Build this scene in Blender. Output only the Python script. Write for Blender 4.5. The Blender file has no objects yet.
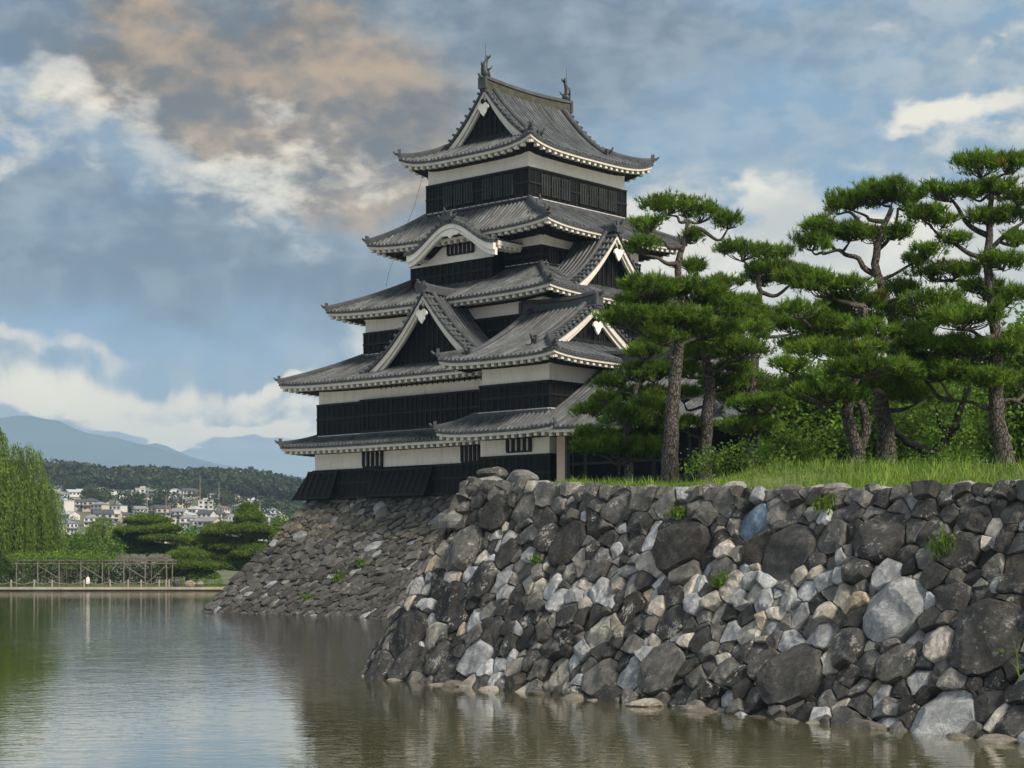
import bpy, math, random
import numpy as np
from math import radians, sin, cos, pi, sqrt, atan2
rng = np.random.default_rng(7)
random.seed(7)
SC = bpy.context.scene
COL = SC.collection

# ------------------------------------------------------------------ camera
EYE = 2.7
FPX = 1800.0
HZ = 565.0
cam = bpy.data.cameras.new('camera')
cam.sensor_width = 36.0
cam.lens = FPX / 1024 * 36.0
cam.shift_y = (HZ - 384) / 1024
cam.clip_start = 0.5
cam.clip_end = 20000
cob = bpy.data.objects.new('camera', cam)
cob.location = (0, 0, EYE)
cob.rotation_euler = (pi / 2, 0, 0)
COL.objects.link(cob)
SC.camera = cob

# ------------------------------------------------------------------ light
SUN_AZ, SUN_EL = 136.0, 40.0       # compass degrees clockwise from +Y, elevation
W = bpy.data.worlds.new('World')
SC.world = W
W.use_nodes = True
SKY_STRENGTH = 0.11
sl = bpy.data.lights.new('sun', 'SUN')
sl.energy = 2.5
sl.angle = radians(12)
sl.color = (1.0, 0.86, 0.70)
so = bpy.data.objects.new('sun', sl)
so.rotation_euler = (radians(90 - SUN_EL), 0, radians(180 - SUN_AZ))
so.location = (20, -30, 60)
COL.objects.link(so)
vs = SC.view_settings
vs.view_transform = 'Standard'
vs.look = 'None'
vs.gamma = 1
vs.use_curve_mapping = False
EXPO = 1.12
vs.exposure = EXPO
SC.cycles.use_denoising = True
SC.cycles.max_bounces = 6
SC.cycles.diffuse_bounces = 3
SC.cycles.glossy_bounces = 3
SC.cycles.transmission_bounces = 2
SC.cycles.volume_bounces = 0
SC.cycles.transparent_max_bounces = 6


# ------------------------------------------------------------------ node helper
class NT:
    def __init__(s, tree):
        s.t = tree
        s.n = tree.nodes
        s.l = tree.links

    def node(s, typ, **kw):
        n = s.n.new(typ)
        for k, v in kw.items():
            setattr(n, k, v)
        return n

    def put(s, sock, v):
        if isinstance(v, bpy.types.NodeSocket):
            s.l.new(v, sock)
        elif v is not None:
            if hasattr(sock, 'default_value') and isinstance(v, (tuple, list)) and len(v) == 3 and sock.type == 'RGBA':
                v = (*v, 1)
            sock.default_value = v

    def math(s, op, a, b=None, c=None, clamp=False):
        n = s.node('ShaderNodeMath', operation=op, use_clamp=clamp)
        s.put(n.inputs[0], a)
        s.put(n.inputs[1], b)
        if c is not None:
            s.put(n.inputs[2], c)
        return n.outputs[0]

    def mix(s, f, a, b, blend='MIX'):
        n = s.node('ShaderNodeMix', data_type='RGBA', blend_type=blend, clamp_factor=True)
        s.put(n.inputs[0], f)
        s.put(n.inputs[6], a)
        s.put(n.inputs[7], b)
        return n.outputs[2]

    def noise(s, vec, scale, detail=4, rough=0.55, dist=0.0):
        n = s.node('ShaderNodeTexNoise')
        if vec is not None:
            s.l.new(vec, n.inputs['Vector'])
        n.inputs['Scale'].default_value = scale
        n.inputs['Detail'].default_value = detail
        n.inputs['Roughness'].default_value = rough
        n.inputs['Distortion'].default_value = dist
        return n.outputs['Fac']

    def smooth(s, x, lo, hi):
        n = s.node('ShaderNodeMapRange', interpolation_type='SMOOTHSTEP')
        s.put(n.inputs[0], x)
        n.inputs[1].default_value = lo
        n.inputs[2].default_value = hi
        return n.outputs[0]

    def comb(s, x, y, z=0.0):
        n = s.node('ShaderNodeCombineXYZ')
        s.put(n.inputs[0], x)
        s.put(n.inputs[1], y)
        s.put(n.inputs[2], z)
        return n.outputs[0]

    def scale(s, vec, v3):
        n = s.node('ShaderNodeVectorMath', operation='MULTIPLY')
        s.l.new(vec, n.inputs[0])
        n.inputs[1].default_value = v3
        return n.outputs[0]


# ------------------------------------------------------------------ sky: Nishita air with cloud layers by direction
def build_sky():
    T = NT(W.node_tree)
    T.n.clear()
    out = T.node('ShaderNodeOutputWorld')
    bg = T.node('ShaderNodeBackground')
    sky = T.node('ShaderNodeTexSky', sky_type='NISHITA')
    sky.sun_disc = False
    sky.sun_elevation = radians(SUN_EL)
    sky.sun_rotation = radians(SUN_AZ)
    sky.altitude = 600
    sky.air_density = 1.3
    sky.dust_density = 0.6
    sky.ozone_density = 2.0
    k = 1.0 / SKY_STRENGTH / 2 ** EXPO            # cloud colours are given as seen
    tc = T.node('ShaderNodeTexCoord')
    sep = T.node('ShaderNodeSeparateXYZ')
    T.l.new(tc.outputs['Generated'], sep.inputs[0])
    x, y, z = sep.outputs
    az = T.math('ARCTAN2', x, y)
    el = T.math('ARCSINE', T.math('MINIMUM', T.math('MAXIMUM', z, -1.0), 1.0))
    X = T.math('MULTIPLY', az, 18.0)   # a unit is about 3.2 degrees
    Y = T.math('MULTIPLY', el, 18.0)
    flat = T.node('ShaderNodeMapRange', interpolation_type='SMOOTHSTEP')     # low cloud is seen edge-on: longer and flatter
    T.put(flat.inputs[0], Y)
    flat.inputs[1].default_value = 2.9
    flat.inputs[2].default_value = 0.8
    flat.inputs[3].default_value = 1.7
    flat.inputs[4].default_value = 4.2
    v0 = T.comb(X, T.math('MULTIPLY', Y, flat.outputs[0]), 3.7)
    wn = T.node('ShaderNodeTexNoise')
    T.l.new(v0, wn.inputs['Vector'])
    wn.inputs['Scale'].default_value = 0.9
    wn.inputs['Detail'].default_value = 5
    ws = T.node('ShaderNodeSeparateXYZ')
    T.l.new(wn.outputs['Color'], ws.inputs[0])
    Xw = T.math('ADD', X, T.math('MULTIPLY', T.math('SUBTRACT', ws.outputs[0], 0.5), 2.2))
    Yw = T.math('ADD', Y, T.math('MULTIPLY', T.math('SUBTRACT', ws.outputs[1], 0.5), 1.3))

    def blob(px, py, rx, ry, w=1.0):
        a = T.math('POWER', T.math('ABSOLUTE', T.math('MULTIPLY', T.math('SUBTRACT', Xw, (px - 512) / 100), 100.0 / rx)), 2.0)
        b = T.math('POWER', T.math('ABSOLUTE', T.math('MULTIPLY', T.math('SUBTRACT', Yw, (565 - py) / 100), 100.0 / ry)), 2.0)
        e = T.math('EXPONENT', T.math('MULTIPLY', T.math('ADD', a, b), -1.0))
        return T.math('MULTIPLY', e, w)

    def total(*bs):
        r = bs[0]
        for b in bs[1:]:
            r = T.math('ADD', r, b)
        return r

    n_big = T.noise(v0, 0.35, 6, 0.5, 0.1)
    n_mid = T.noise(v0, 0.9, 7, 0.52, 0.12)
    n_fine = T.noise(v0, 2.4, 9, 0.6, 0.15)
    n_soft = T.noise(T.comb(X, T.math('MULTIPLY', Y, 2.6), 9.1), 0.8, 4, 0.5, 0.1)

    def col(*c_):
        return tuple(v * k for v in c_)

    # clear air: Nishita tinted towards the evening blue of the day
    base = T.mix(0.8, sky.outputs[0], T.mix(T.smooth(X, -4.0, 2.0), col(0.050, 0.170, 0.395), col(0.13, 0.27, 0.43)))
    # thin grey-white veil
    veil = T.smooth(T.math('ADD', T.math('ADD', T.math('MULTIPLY', n_soft, 0.7), T.math('MULTIPLY', n_big, 0.55)), T.math('MULTIPLY', n_fine, 0.45)), 0.60, 0.95)
    clear = total(blob(130, 325, 260, 38, 0.95), blob(780, 110, 120, 60, 0.3), blob(650, 150, 80, 60, 0.3))
    veil = T.math('MULTIPLY', veil, T.math('SUBTRACT', 1.0, clear, clamp=True))
    c = T.mix(T.math('MULTIPLY', veil, 0.85), base, T.mix(T.smooth(n_fine, 0.35, 0.62), col(0.30, 0.385, 0.46), col(0.50, 0.55, 0.565)))
    low = T.smooth(Y, 2.6, 0.0)
    c = T.mix(T.math('MULTIPLY', low, 0.22), c, col(0.60, 0.62, 0.60))
    # grey-blue bank
    g = total(blob(130, 242, 380, 60, 1.15), blob(110, 312, 320, 42, 0.5), blob(700, 60, 260, 60, 0.35), blob(560, 260, 200, 70, 0.4), blob(60, 20, 260, 80, 1.25), blob(30, 70, 90, 40, 0.7), blob(430, 70, 170, 120, 0.75), blob(340, 230, 170, 70, 0.7), blob(240, 60, 320, 90, 0.7), blob(620, 40, 160, 60, 0.3), blob(880, 60, 120, 40, 0.2))
    gm = T.smooth(T.math('ADD', g, T.math('MULTIPLY', T.math('SUBTRACT', n_mid, 0.5), 1.2)), 0.1, 0.9)
    gc = T.mix(T.smooth(T.math('ADD', T.math('MULTIPLY', n_mid, 0.6), T.math('MULTIPLY', n_fine, 0.4)), 0.38, 0.62), col(0.115, 0.16, 0.215), col(0.30, 0.365, 0.42))
    c = T.mix(T.math('MULTIPLY', gm, 0.88), c, gc)
    # warm brown cloud lit from beneath
    b = total(blob(180, 95, 200, 75, 1.1), blob(310, 105, 150, 75, 1.1), blob(400, 190, 120, 50, 0.8))
    bm = T.smooth(T.math('ADD', b, T.math('MULTIPLY', T.math('SUBTRACT', n_mid, 0.5), 1.2)), 0.15, 1.0)
    bc = T.mix(T.smooth(T.math('ADD', T.math('MULTIPLY', n_mid, 0.55), T.math('MULTIPLY', n_fine, 0.45)), 0.40, 0.64), col(0.145, 0.112, 0.078), col(0.60, 0.375, 0.165))
    c = T.mix(T.math('MULTIPLY', bm, 0.85), c, bc)
    # sunlit cloud: ragged fragments and low bands
    w = total(blob(45, 125, 110, 38, 0.95), blob(20, 190, 60, 20, 0.5), blob(130, 165, 60, 26, 0.6), blob(200, 185, 60, 28, 0.75), blob(270, 130, 40, 20, 0.6), blob(285, 205, 50, 22, 0.7), blob(330, 170, 50, 26, 0.5),
              blob(290, 245, 60, 22, 0.5), blob(30, 360, 120, 15, 0.9), blob(130, 400, 210, 20, 1.0), blob(40, 420, 90, 14, 0.7), blob(170, 431, 170, 12, 1.0), blob(250, 432, 90, 10, 0.9),
              blob(290, 386, 55, 8, 0.95), blob(300, 410, 60, 7, 0.4), blob(965, 122, 65, 18, 1.0), blob(990, 55, 45, 22, 0.75), blob(905, 75, 30, 14, 0.45), blob(1020, 15, 40, 18, 0.5),
              blob(750, 150, 26, 12, 0.35), blob(775, 200, 30, 26, 0.6), blob(755, 235, 70, 26, 0.6), blob(690, 280, 160, 45, 0.8), blob(800, 340, 300, 80, 1.0), blob(400, 190, 60, 26, 0.5), blob(930, 300, 200, 110, 0.9),
              blob(640, 215, 60, 40, 0.55), blob(345, 310, 45, 26, 0.45), blob(385, 345, 60, 40, 0.55), blob(1020, 210, 60, 70, 0.8))
    wm = T.smooth(T.math('ADD', w, T.math('MULTIPLY', T.math('SUBTRACT', T.math('ADD', T.math('MULTIPLY', n_fine, 0.7), T.math('MULTIPLY', n_mid, 0.3)), 0.5), 2.0)), 0.34, 1.05)
    wc = T.mix(T.smooth(n_mid, 0.36, 0.62), col(0.74, 0.71, 0.63), col(1.15, 1.04, 0.84))
    wc = T.mix(T.math('MULTIPLY', T.smooth(Y, 2.6, 1.4), 0.6), wc, col(2.1, 1.72, 1.12))
    c = T.mix(T.math('MULTIPLY', wm, 0.92), c, wc)
    # bright pale cloud deck added overhead, out of view, to lift ambient light
    c = T.mix(T.math('MULTIPLY', T.smooth(Y, 6.5, 13.0), T.math('ADD', 0.45, T.math('MULTIPLY', n_big, 0.6))), c, col(0.95, 0.93, 0.88))
    T.l.new(c, bg.inputs[0])
    bg.inputs[1].default_value = SKY_STRENGTH
    T.l.new(bg.outputs[0], out.inputs[0])


build_sky()


# ------------------------------------------------------------------ mesh builder
class MB:
    def __init__(s):
        s.v = []
        s.c = []
        s.f = []
        s.n = 0

    def add(s, V, F, col=(1, 1, 1, 1), mat=0):
        V = np.asarray(V, float).reshape(-1, 3)
        c = np.asarray(col, float)
        if c.ndim == 1:
            c = np.tile(c, (len(V), 1))
        s.v.append(V)
        s.c.append(c)
        if isinstance(F, np.ndarray):
            s.f.append((F + s.n, mat))
        else:
            by = {}
            for f in F:
                by.setdefault(len(f), []).append(f)
            for k, fs in by.items():
                s.f.append((np.array(fs, int) + s.n, mat))
        s.n += len(V)
        return s

    def box(s, x0, x1, y0, y1, z0, z1, **kw):
        V = [(x, y, z) for z in (z0, z1) for y in (y0, y1) for x in (x0, x1)]
        return s.hexa(V, **kw)

    def hexa(s, V, **kw):
        # corner order: bottom (x0y0, x1y0, x0y1, x1y1), then top
        return s.add(V, [(0, 2, 3, 1), (4, 5, 7, 6), (0, 1, 5, 4), (2, 6, 7, 3), (0, 4, 6, 2), (1, 3, 7, 5)], **kw)

    def obox(s, c, ax, ay, az, **kw):
        c, ax, ay, az = (np.asarray(q, float) for q in (c, ax, ay, az))
        V = [c + i * ax + j * ay + k * az for k in (-1, 1) for j in (-1, 1) for i in (-1, 1)]
        return s.hexa(V, **kw)

    def grid(s, P, **kw):
        P = np.asarray(P, float)
        a, b = P.shape[:2]
        I = np.arange(a * b).reshape(a, b)
        F = np.stack([I[:-1, :-1], I[1:, :-1], I[1:, 1:], I[:-1, 1:]], -1).reshape(-1, 4)
        return s.add(P.reshape(-1, 3), F, **kw)

    def sweep(s, path, sec, up=(0, 0, 1), caps=True, closed=True, scl=None, **kw):
        path = np.asarray(path, float)
        sec = np.asarray(sec, float)
        n, m = len(path), len(sec)
        t = np.gradient(path, axis=0)
        t /= np.linalg.norm(t, axis=1)[:, None] + 1e-9
        up = np.asarray(up, float)
        side = np.cross(t, up)
        side /= np.linalg.norm(side, axis=1)[:, None] + 1e-9
        upv = np.cross(side, t)
        k = np.ones(n) if scl is None else np.asarray(scl)
        P = path[:, None] + (side[:, None] * sec[None, :, :1] + upv[:, None] * sec[None, :, 1:]) * k[:, None, None]
        I = np.arange(n * m).reshape(n, m)
        F = []
        for j in range(m if closed else m - 1):
            j2 = (j + 1) % m
            F.append(np.stack([I[:-1, j], I[1:, j], I[1:, j2], I[:-1, j2]], -1))
        s.add(P.reshape(-1, 3), np.concatenate(F)[:, ::-1], **kw)
        if caps and closed:
            base = s.n - n * m
            s.f.append((np.array([[base + q for q in range(m)]]), kw.get('mat', 0)))
            s.f.append((np.array([[base + (n - 1) * m + q for q in range(m)][::-1]]), kw.get('mat', 0)))
        return s

    def tube(s, path, rad, sides=7, caps=True, **kw):
        path = np.asarray(path, float)
        n = len(path)
        rad = np.broadcast_to(np.asarray(rad, float), (n,))
        t = np.gradient(path, axis=0)
        t /= np.linalg.norm(t, axis=1)[:, None] + 1e-9
        ref = np.array([0.0, 1, 0]) if abs(t[0][1]) < 0.8 else np.array([1.0, 0, 0])
        a = np.cross(t, ref)
        a /= np.linalg.norm(a, axis=1)[:, None] + 1e-9
        b = np.cross(t, a)
        th = np.linspace(0, 2 * pi, sides, endpoint=False)
        P = path[:, None] + rad[:, None, None] * (a[:, None] * np.cos(th)[None, :, None] + b[:, None] * np.sin(th)[None, :, None])
        I = np.arange(n * sides).reshape(n, sides)
        J = np.roll(I, -1, axis=1)
        F = np.stack([I[:-1], J[:-1], J[1:], I[1:]], -1).reshape(-1, 4)
        s.add(P.reshape(-1, 3), F, **kw)
        if caps:
            base = s.n - n * sides
            s.f.append((np.array([[base + q for q in range(sides)][::-1]]), kw.get('mat', 0)))
            s.f.append((np.array([[base + (n - 1) * sides + q for q in range(sides)]]), kw.get('mat', 0)))
        return s

    def prism(s, poly, d, **kw):
        """polygon (k,3) pushed along vector d"""
        P = np.asarray(poly, float)
        k = len(P)
        V = np.concatenate([P, P + np.asarray(d, float)])
        F = [tuple(range(k))[::-1], tuple(range(k, 2 * k))] + [(i, (i + 1) % k, k + (i + 1) % k, k + i) for i in range(k)]
        return s.add(V, F, **kw)

    def build(s, name, mats, parent=None, smooth=False, off=None):
        me = bpy.data.meshes.new(name)
        V = np.concatenate(s.v) if s.v else np.zeros((0, 3))
        if off is None and parent is not None:
            off = parent.get('_off')
        if off is not None:
            V = V - np.asarray(off[:], float)
        me.vertices.add(len(V))
        me.vertices.foreach_set('co', V.astype(np.float32).ravel())
        loops, starts, tot, mi = [], [], [], []
        at = 0
        for F, m in s.f:
            n, k = F.shape
            loops.append(F.ravel())
            starts.append(at + np.arange(n) * k)
            tot.append(np.full(n, k))
            mi.append(np.full(n, m))
            at += n * k
        L = np.concatenate(loops)
        me.loops.add(len(L))
        me.loops.foreach_set('vertex_index', L.astype(np.int32))
        S = np.concatenate(starts)
        me.polygons.add(len(S))
        me.polygons.foreach_set('loop_start', S.astype(np.int32))
        me.polygons.foreach_set('material_index', np.concatenate(mi).astype(np.int32))
        me.polygons.foreach_set('use_smooth', np.full(len(S), bool(smooth)))
        at_ = me.color_attributes.new('Col', 'FLOAT_COLOR', 'POINT')
        at_.data.foreach_set('color', np.concatenate(s.c).astype(np.float32).ravel())
        me.update(calc_edges=True)
        me.validate()
        for m in (mats if isinstance(mats, (list, tuple)) else [mats]):
            me.materials.append(m)
        o = bpy.data.objects.new(name, me)
        COL.objects.link(o)
        if parent is not None:
            o.parent = parent
        return o


def thing(name, label, cat, loc=(0, 0, 0), rz=0.0, group=None, off=None):
    """an Empty at the thing's base; meshes under it are given in coordinates from which OFF is taken away"""
    o = bpy.data.objects.new(name, None)
    o.empty_display_size = 0.5
    COL.objects.link(o)
    o.location = loc
    o.rotation_euler = (0, 0, rz)
    o['label'] = label
    o['category'] = cat
    if group:
        o['group'] = group
    if off is None:
        off = loc
    o['_off'] = [float(q) for q in off]
    return o


def tag(o, label=None, cat=None, group=None, kind=None):
    for k, v in (('label', label), ('category', cat), ('group', group), ('kind', kind)):
        if v:
            o[k] = v
    return o


def at(px, py, Y):
    """the point at depth Y seen in the direction measured on the photograph"""
    return np.array([(px - 512) / FPX * Y, Y, EYE + (HZ - py) / FPX * Y])


# ------------------------------------------------------------------ materials
def new_mat(name):
    m = bpy.data.materials.new(name)
    m.use_nodes = True
    T = NT(m.node_tree)
    p = T.n['Principled BSDF']
    return m, T, p


def surf(name, col, rough=0.8, var=0.25, scale=3.0, bump=0.0, bscale=20.0, attr=False, spec=0.3, streak=None, metal=0.0):
    """one base colour broken up by two noises; attr multiplies in the vertex colour"""
    m, T, p = new_mat(name)
    tc = T.node('ShaderNodeTexCoord').outputs['Object']
    n1 = T.noise(tc, scale, 6, 0.6)
    n2 = T.noise(tc, scale * 6.3, 4, 0.6)
    v = T.math('ADD', T.math('MULTIPLY', n1, 0.65), T.math('MULTIPLY', n2, 0.35))
    lo = tuple(c * (1 - var) for c in col)
    hi = tuple(min(1, c * (1 + var)) for c in col)
    c = T.mix(T.smooth(v, 0.3, 0.7), lo, hi)
    if streak:
        sv = T.scale(tc, (3.0, 3.0, 0.25))
        c = T.mix(T.math('MULTIPLY', T.smooth(T.noise(sv, 2.2, 5, 0.65), 0.5, 0.75), streak[1]), c, streak[0])
    if attr:
        a = T.node('ShaderNodeVertexColor', layer_name='Col')
        c = T.mix(1.0, c, a.outputs[0], 'MULTIPLY')
    T.put(p.inputs['Base Color'], c)
    p.inputs['Roughness'].default_value = rough
    p.inputs['Specular IOR Level'].default_value = spec
    p.inputs['Metallic'].default_value = metal
    if bump:
        b = T.node('ShaderNodeBump')
        b.inputs['Strength'].default_value = bump
        b.inputs['Distance'].default_value = 0.05
        T.l.new(T.noise(tc, bscale, 6, 0.65), b.inputs['Height'])
        T.l.new(b.outputs[0], p.inputs['Normal'])
    return m


def leafmat(name, col, var=0.5, trans=0.3, rough=0.6):
    m, T, p = new_mat(name)
    tc = T.node('ShaderNodeTexCoord').outputs['Object']
    n1 = T.noise(tc, 0.9, 4, 0.6)
    a = T.node('ShaderNodeVertexColor', layer_name='Col')
    c = T.mix(T.smooth(n1, 0.3, 0.7), tuple(q * (1 - var) for q in col), tuple(q * (1 + var * 0.7) for q in col))
    c = T.mix(1.0, c, a.outputs[0], 'MULTIPLY')
    T.put(p.inputs['Base Color'], c)
    p.inputs['Roughness'].default_value = rough
    p.inputs['Specular IOR Level'].default_value = 0.25
    tr = T.node('ShaderNodeBsdfTranslucent')
    T.l.new(c, tr.inputs[0])
    mx = T.node('ShaderNodeMixShader')
    mx.inputs[0].default_value = trans
    T.l.new(p.outputs[0], mx.inputs[1])
    T.l.new(tr.outputs[0], mx.inputs[2])
    T.l.new(mx.outputs[0], T.n['Material Output'].inputs[0])
    return m


M = {}
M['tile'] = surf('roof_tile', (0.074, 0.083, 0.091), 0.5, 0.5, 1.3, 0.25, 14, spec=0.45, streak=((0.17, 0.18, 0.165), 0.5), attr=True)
M['ridge'] = surf('ridge_tile', (0.058, 0.063, 0.07), 0.6, 0.4, 2.0, 0.3, 14)
M['moss'] = surf('mossy_ridge', (0.055, 0.056, 0.040), 0.85, 0.5, 3.0, 0.3, 14)
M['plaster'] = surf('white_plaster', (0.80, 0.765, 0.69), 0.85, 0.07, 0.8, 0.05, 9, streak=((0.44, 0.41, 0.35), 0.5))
M['warm_lit'] = surf('warm_lit_plaster', (0.58, 0.46, 0.37), 0.85, 0.1, 0.8, 0.05, 9, streak=((0.38, 0.30, 0.24), 0.4))  # plaster with the right face's warm light tinted into its colour
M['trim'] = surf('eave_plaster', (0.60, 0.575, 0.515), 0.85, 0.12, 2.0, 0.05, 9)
M['black'] = surf('black_lacquer_board', (0.006, 0.006, 0.007), 0.6, 0.5, 1.5, 0.12, 22, spec=0.12, streak=((0.013, 0.0145, 0.0125), 0.5))
M['black2'] = surf('black_batten', (0.011, 0.012, 0.011), 0.6, 0.45, 2.5, 0.1, 22, spec=0.2)
M['shade_trunk'] = surf('soffit_shade_and_black_trunk', (0.010, 0.010, 0.010), 0.9, 0.4, 3.0, spec=0.1)  # near-black: eave shade painted onto plaster soffits; also colours the black trunk
M['mortar'] = surf('ridge_mortar', (0.52, 0.52, 0.50), 0.8, 0.25, 4.0)
M['bronze'] = surf('dark_bronze', (0.05, 0.055, 0.05), 0.5, 0.3, 8.0, metal=0.5)
# ================================================================== THE CASTLE (local frame: x along the right face, y along the left face)
PX, PY = 0.91, 110.1
ROT = atan2(0.745, 0.667)
BASE_Z = 6.45


def cthing(name, label, cat, s, t, z):
    """castle thing: meshes under it are given in castle coordinates (s, t, absolute height)"""
    c_, s_ = cos(ROT), sin(ROT)
    return thing(name, label, cat, (PX + c_ * s - s_ * t, PY + s_ * s + c_ * t, z), ROT, off=(s, t, z))


RIDGE_SEC = [(-0.2, -0.25), (-0.2, 0.12), (-0.12, 0.24), (0.12, 0.24), (0.2, 0.12), (0.2, -0.25)]


class Roof:
    """a tiled roof over the rectangle [s0,s1]x[t0,t1]: each side climbs by zf(d), d metres in from its eave"""

    def __init__(self, s0, s1, t0, t1, zf, lift, Dl, pitch=0.31):
        self.r = (s0, s1, t0, t1)
        self.zf, self.lift, self.Dl, self.pitch = zf, lift, Dl, pitch
        self.tile, self.eave, self.ridge = MB(), MB(), MB()

    def frame(self, side):
        s0, s1, t0, t1 = self.r
        return {'-s': ((s0, 0), (1, 0), (0, 1), t0, t1), '+s': ((s1, 0), (-1, 0), (0, 1), t0, t1),
                '-t': ((0, t0), (0, 1), (1, 0), s0, s1), '+t': ((0, t1), (0, -1), (1, 0), s0, s1)}[side]

    def pos(self, side, lat, d, lo, hi):
        o, inn, l, _, _ = self.frame(side)
        lat = np.asarray(lat, float)
        d = np.asarray(d, float)
        m, h = (lo + hi) / 2, (hi - lo) / 2
        q = np.clip(1 - d / self.Dl, 0, 1)
        c = np.clip(np.abs(lat - m) / np.maximum(h, 1e-3), 0, 1)
        z = self.zf(d) + self.lift * (0.55 * c ** 6 + 0.45 * c ** 3) * q ** 2
        x = o[0] + inn[0] * d + l[0] * lat
        y = o[1] + inn[1] * d + l[1] * lat
        return np.stack(np.broadcast_arrays(x, y, z), -1)

    def side(self, side, D, lo, hi, wall=1.7, eave=True, nd=9, nl=26, trim=None):
        """lo(d), hi(d): lateral limits at depth d"""
        o, inn, l, L0, L1 = self.frame(side)
        inn3, l3 = np.array([*inn, 0.0]), np.array([*l, 0.0])
        dd = np.linspace(0, D, nd)
        P = np.stack([self.pos(side, np.linspace(lo(d), hi(d), nl), d, lo(d), hi(d)) for d in dd])
        self.tile.grid(P, col=(0.46, 0.46, 0.47, 1))  # pans coloured darker than the ribs: valley shade painted in
        # rows of round tiles
        fine = np.linspace(0, D, 61)
        los = np.array([lo(d) for d in fine])
        his = np.array([hi(d) for d in fine])
        k0 = lo(0) + 0.12
        for lat in np.arange(k0, hi(0), self.pitch):
            ok = (los <= lat) & (his >= lat)
            if ok.sum() < 3:
                continue
            ds = fine[ok]
            ds = np.linspace(ds[0] - (0.05 if ds[0] == 0 else 0), ds[-1], 7)
            C = np.stack([self.pos(side, lat, d, lo(max(d, 0)), hi(max(d, 0))) for d in ds])
            w, h = 0.085, 0.115
            sec = ((-w, -0.02), (-w * 0.6, h * 0.8), (0, h), (w * 0.6, h * 0.8), (w, -0.02))
            Q = np.stack([C + l3 * a + np.array([0, 0, b]) for a, b in sec], 1)
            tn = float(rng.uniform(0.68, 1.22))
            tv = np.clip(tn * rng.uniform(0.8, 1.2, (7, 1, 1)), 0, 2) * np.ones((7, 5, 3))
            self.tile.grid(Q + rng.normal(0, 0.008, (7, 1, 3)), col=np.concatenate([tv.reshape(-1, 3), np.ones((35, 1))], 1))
            self.tile.add(Q[0], [(0, 1, 2, 3, 4)])
        if not eave:
            return
        e0, e1 = (lo(0), hi(0)) if trim is None else trim
        ls = np.linspace(e0, e1, 41)
        E = self.pos(side, ls, 0.0, lo(0), hi(0))

        def strip(n0, n1, z0, z1, mat, mb):
            # butt the four sides at the hips: shorten by the inset
            a = np.clip(ls, e0 + n0, e1 - n0)
            Z = E[:, 2]
            pts = []
            for (n, z) in ((n0, z1), (n0, z0), (n1, z0), (n1, z1)):
                Q = E.copy()
                a = np.clip(ls, e0 + n, e1 - n)
                Q += (a - ls)[:, None] * l3 + inn3 * n
                Q[:, 2] = Z + z
                pts.append(Q)
            pts.append(pts[0])
            mb.grid(np.stack(pts, 1), mat=mat)

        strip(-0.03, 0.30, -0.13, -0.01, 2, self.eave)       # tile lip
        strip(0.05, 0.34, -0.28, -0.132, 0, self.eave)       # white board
        cnt = max(2, int((e1 - e0 - 0.5) / 0.48))
        for lat in np.linspace(e0 + 0.3, e1 - 0.3, cnt):
            p = self.pos(side, lat, 0.0, lo(0), hi(0))
            self.eave.obox(p + inn3 * 0.26 + np.array([0, 0, -0.366]), l3 * 0.105, inn3 * 0.13, (0, 0, 0.085), mat=0)
        # soffit, coloured near-black as painted eave shade
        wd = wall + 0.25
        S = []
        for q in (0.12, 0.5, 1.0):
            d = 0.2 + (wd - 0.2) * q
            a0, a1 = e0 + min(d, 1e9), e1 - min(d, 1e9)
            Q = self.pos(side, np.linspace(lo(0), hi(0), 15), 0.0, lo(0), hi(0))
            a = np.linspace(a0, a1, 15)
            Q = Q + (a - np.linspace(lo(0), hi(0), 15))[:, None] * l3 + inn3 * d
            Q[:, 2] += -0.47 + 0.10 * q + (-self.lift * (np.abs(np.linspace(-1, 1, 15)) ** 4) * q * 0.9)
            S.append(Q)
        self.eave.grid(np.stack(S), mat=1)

    def hip(self, sx, tx, dmax, dmin=0.0, w=1.0, ornament=True):
        """ridge of tiles down the hip; sx, tx = -1/+1 choose the corner"""
        s0, s1, t0, t1 = self.r
        cs, ct = (s0 if sx < 0 else s1), (t0 if tx < 0 else t1)
        ds = np.linspace(dmin, dmax, 12)
        pts = []
        for d in ds:
            q = max(0, 1 - d / self.Dl)
            pts.append((cs - sx * d, ct - tx * d, self.zf(d) + self.lift * q ** 2 + 0.10))
        pts = np.array(pts)
        self.ridge.sweep(pts, np.array(RIDGE_SEC) * w)
        if ornament:
            out = np.array([sx, tx, 0.0]) / sqrt(2)
            p = pts[0]
            self.ridge.obox(p + out * -0.02 + (0, 0, 0.2), out * 0.09, np.cross(out, (0, 0, 1)) * 0.2 * w, (0, 0, 0.26 * w))
            self.ridge.tube([p + out * 0.02 + (0, 0, 0.12), p + out * 0.22 + (0, 0, 0.17), p + out * 0.36 + (0, 0, 0.3)], [0.1, 0.085, 0.05], 6)
            if dmin >= 0:
                return
            k = pts[4]
            self.ridge.obox(k + (0, 0, 0.32), out * 0.08, np.cross(out, (0, 0, 1)) * 0.16 * w, (0, 0, 0.2 * w))
            self.ridge.tube([k + (0, 0, 0.42), k + out * 0.16 + (0, 0, 0.5), k + out * 0.25 + (0, 0, 0.66)], [0.08, 0.07, 0.03], 6)

    def finish(self, parent, name='roof'):
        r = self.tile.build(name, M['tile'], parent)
        r['_off'] = parent['_off']
        self.eave.build('eave', [M['trim'], M['shade_trunk'], M['ridge']], r)
        if self.ridge.n:
            self.ridge.build('ridge', [M['ridge'], M['mortar'], M['moss']], r)
        return r


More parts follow.
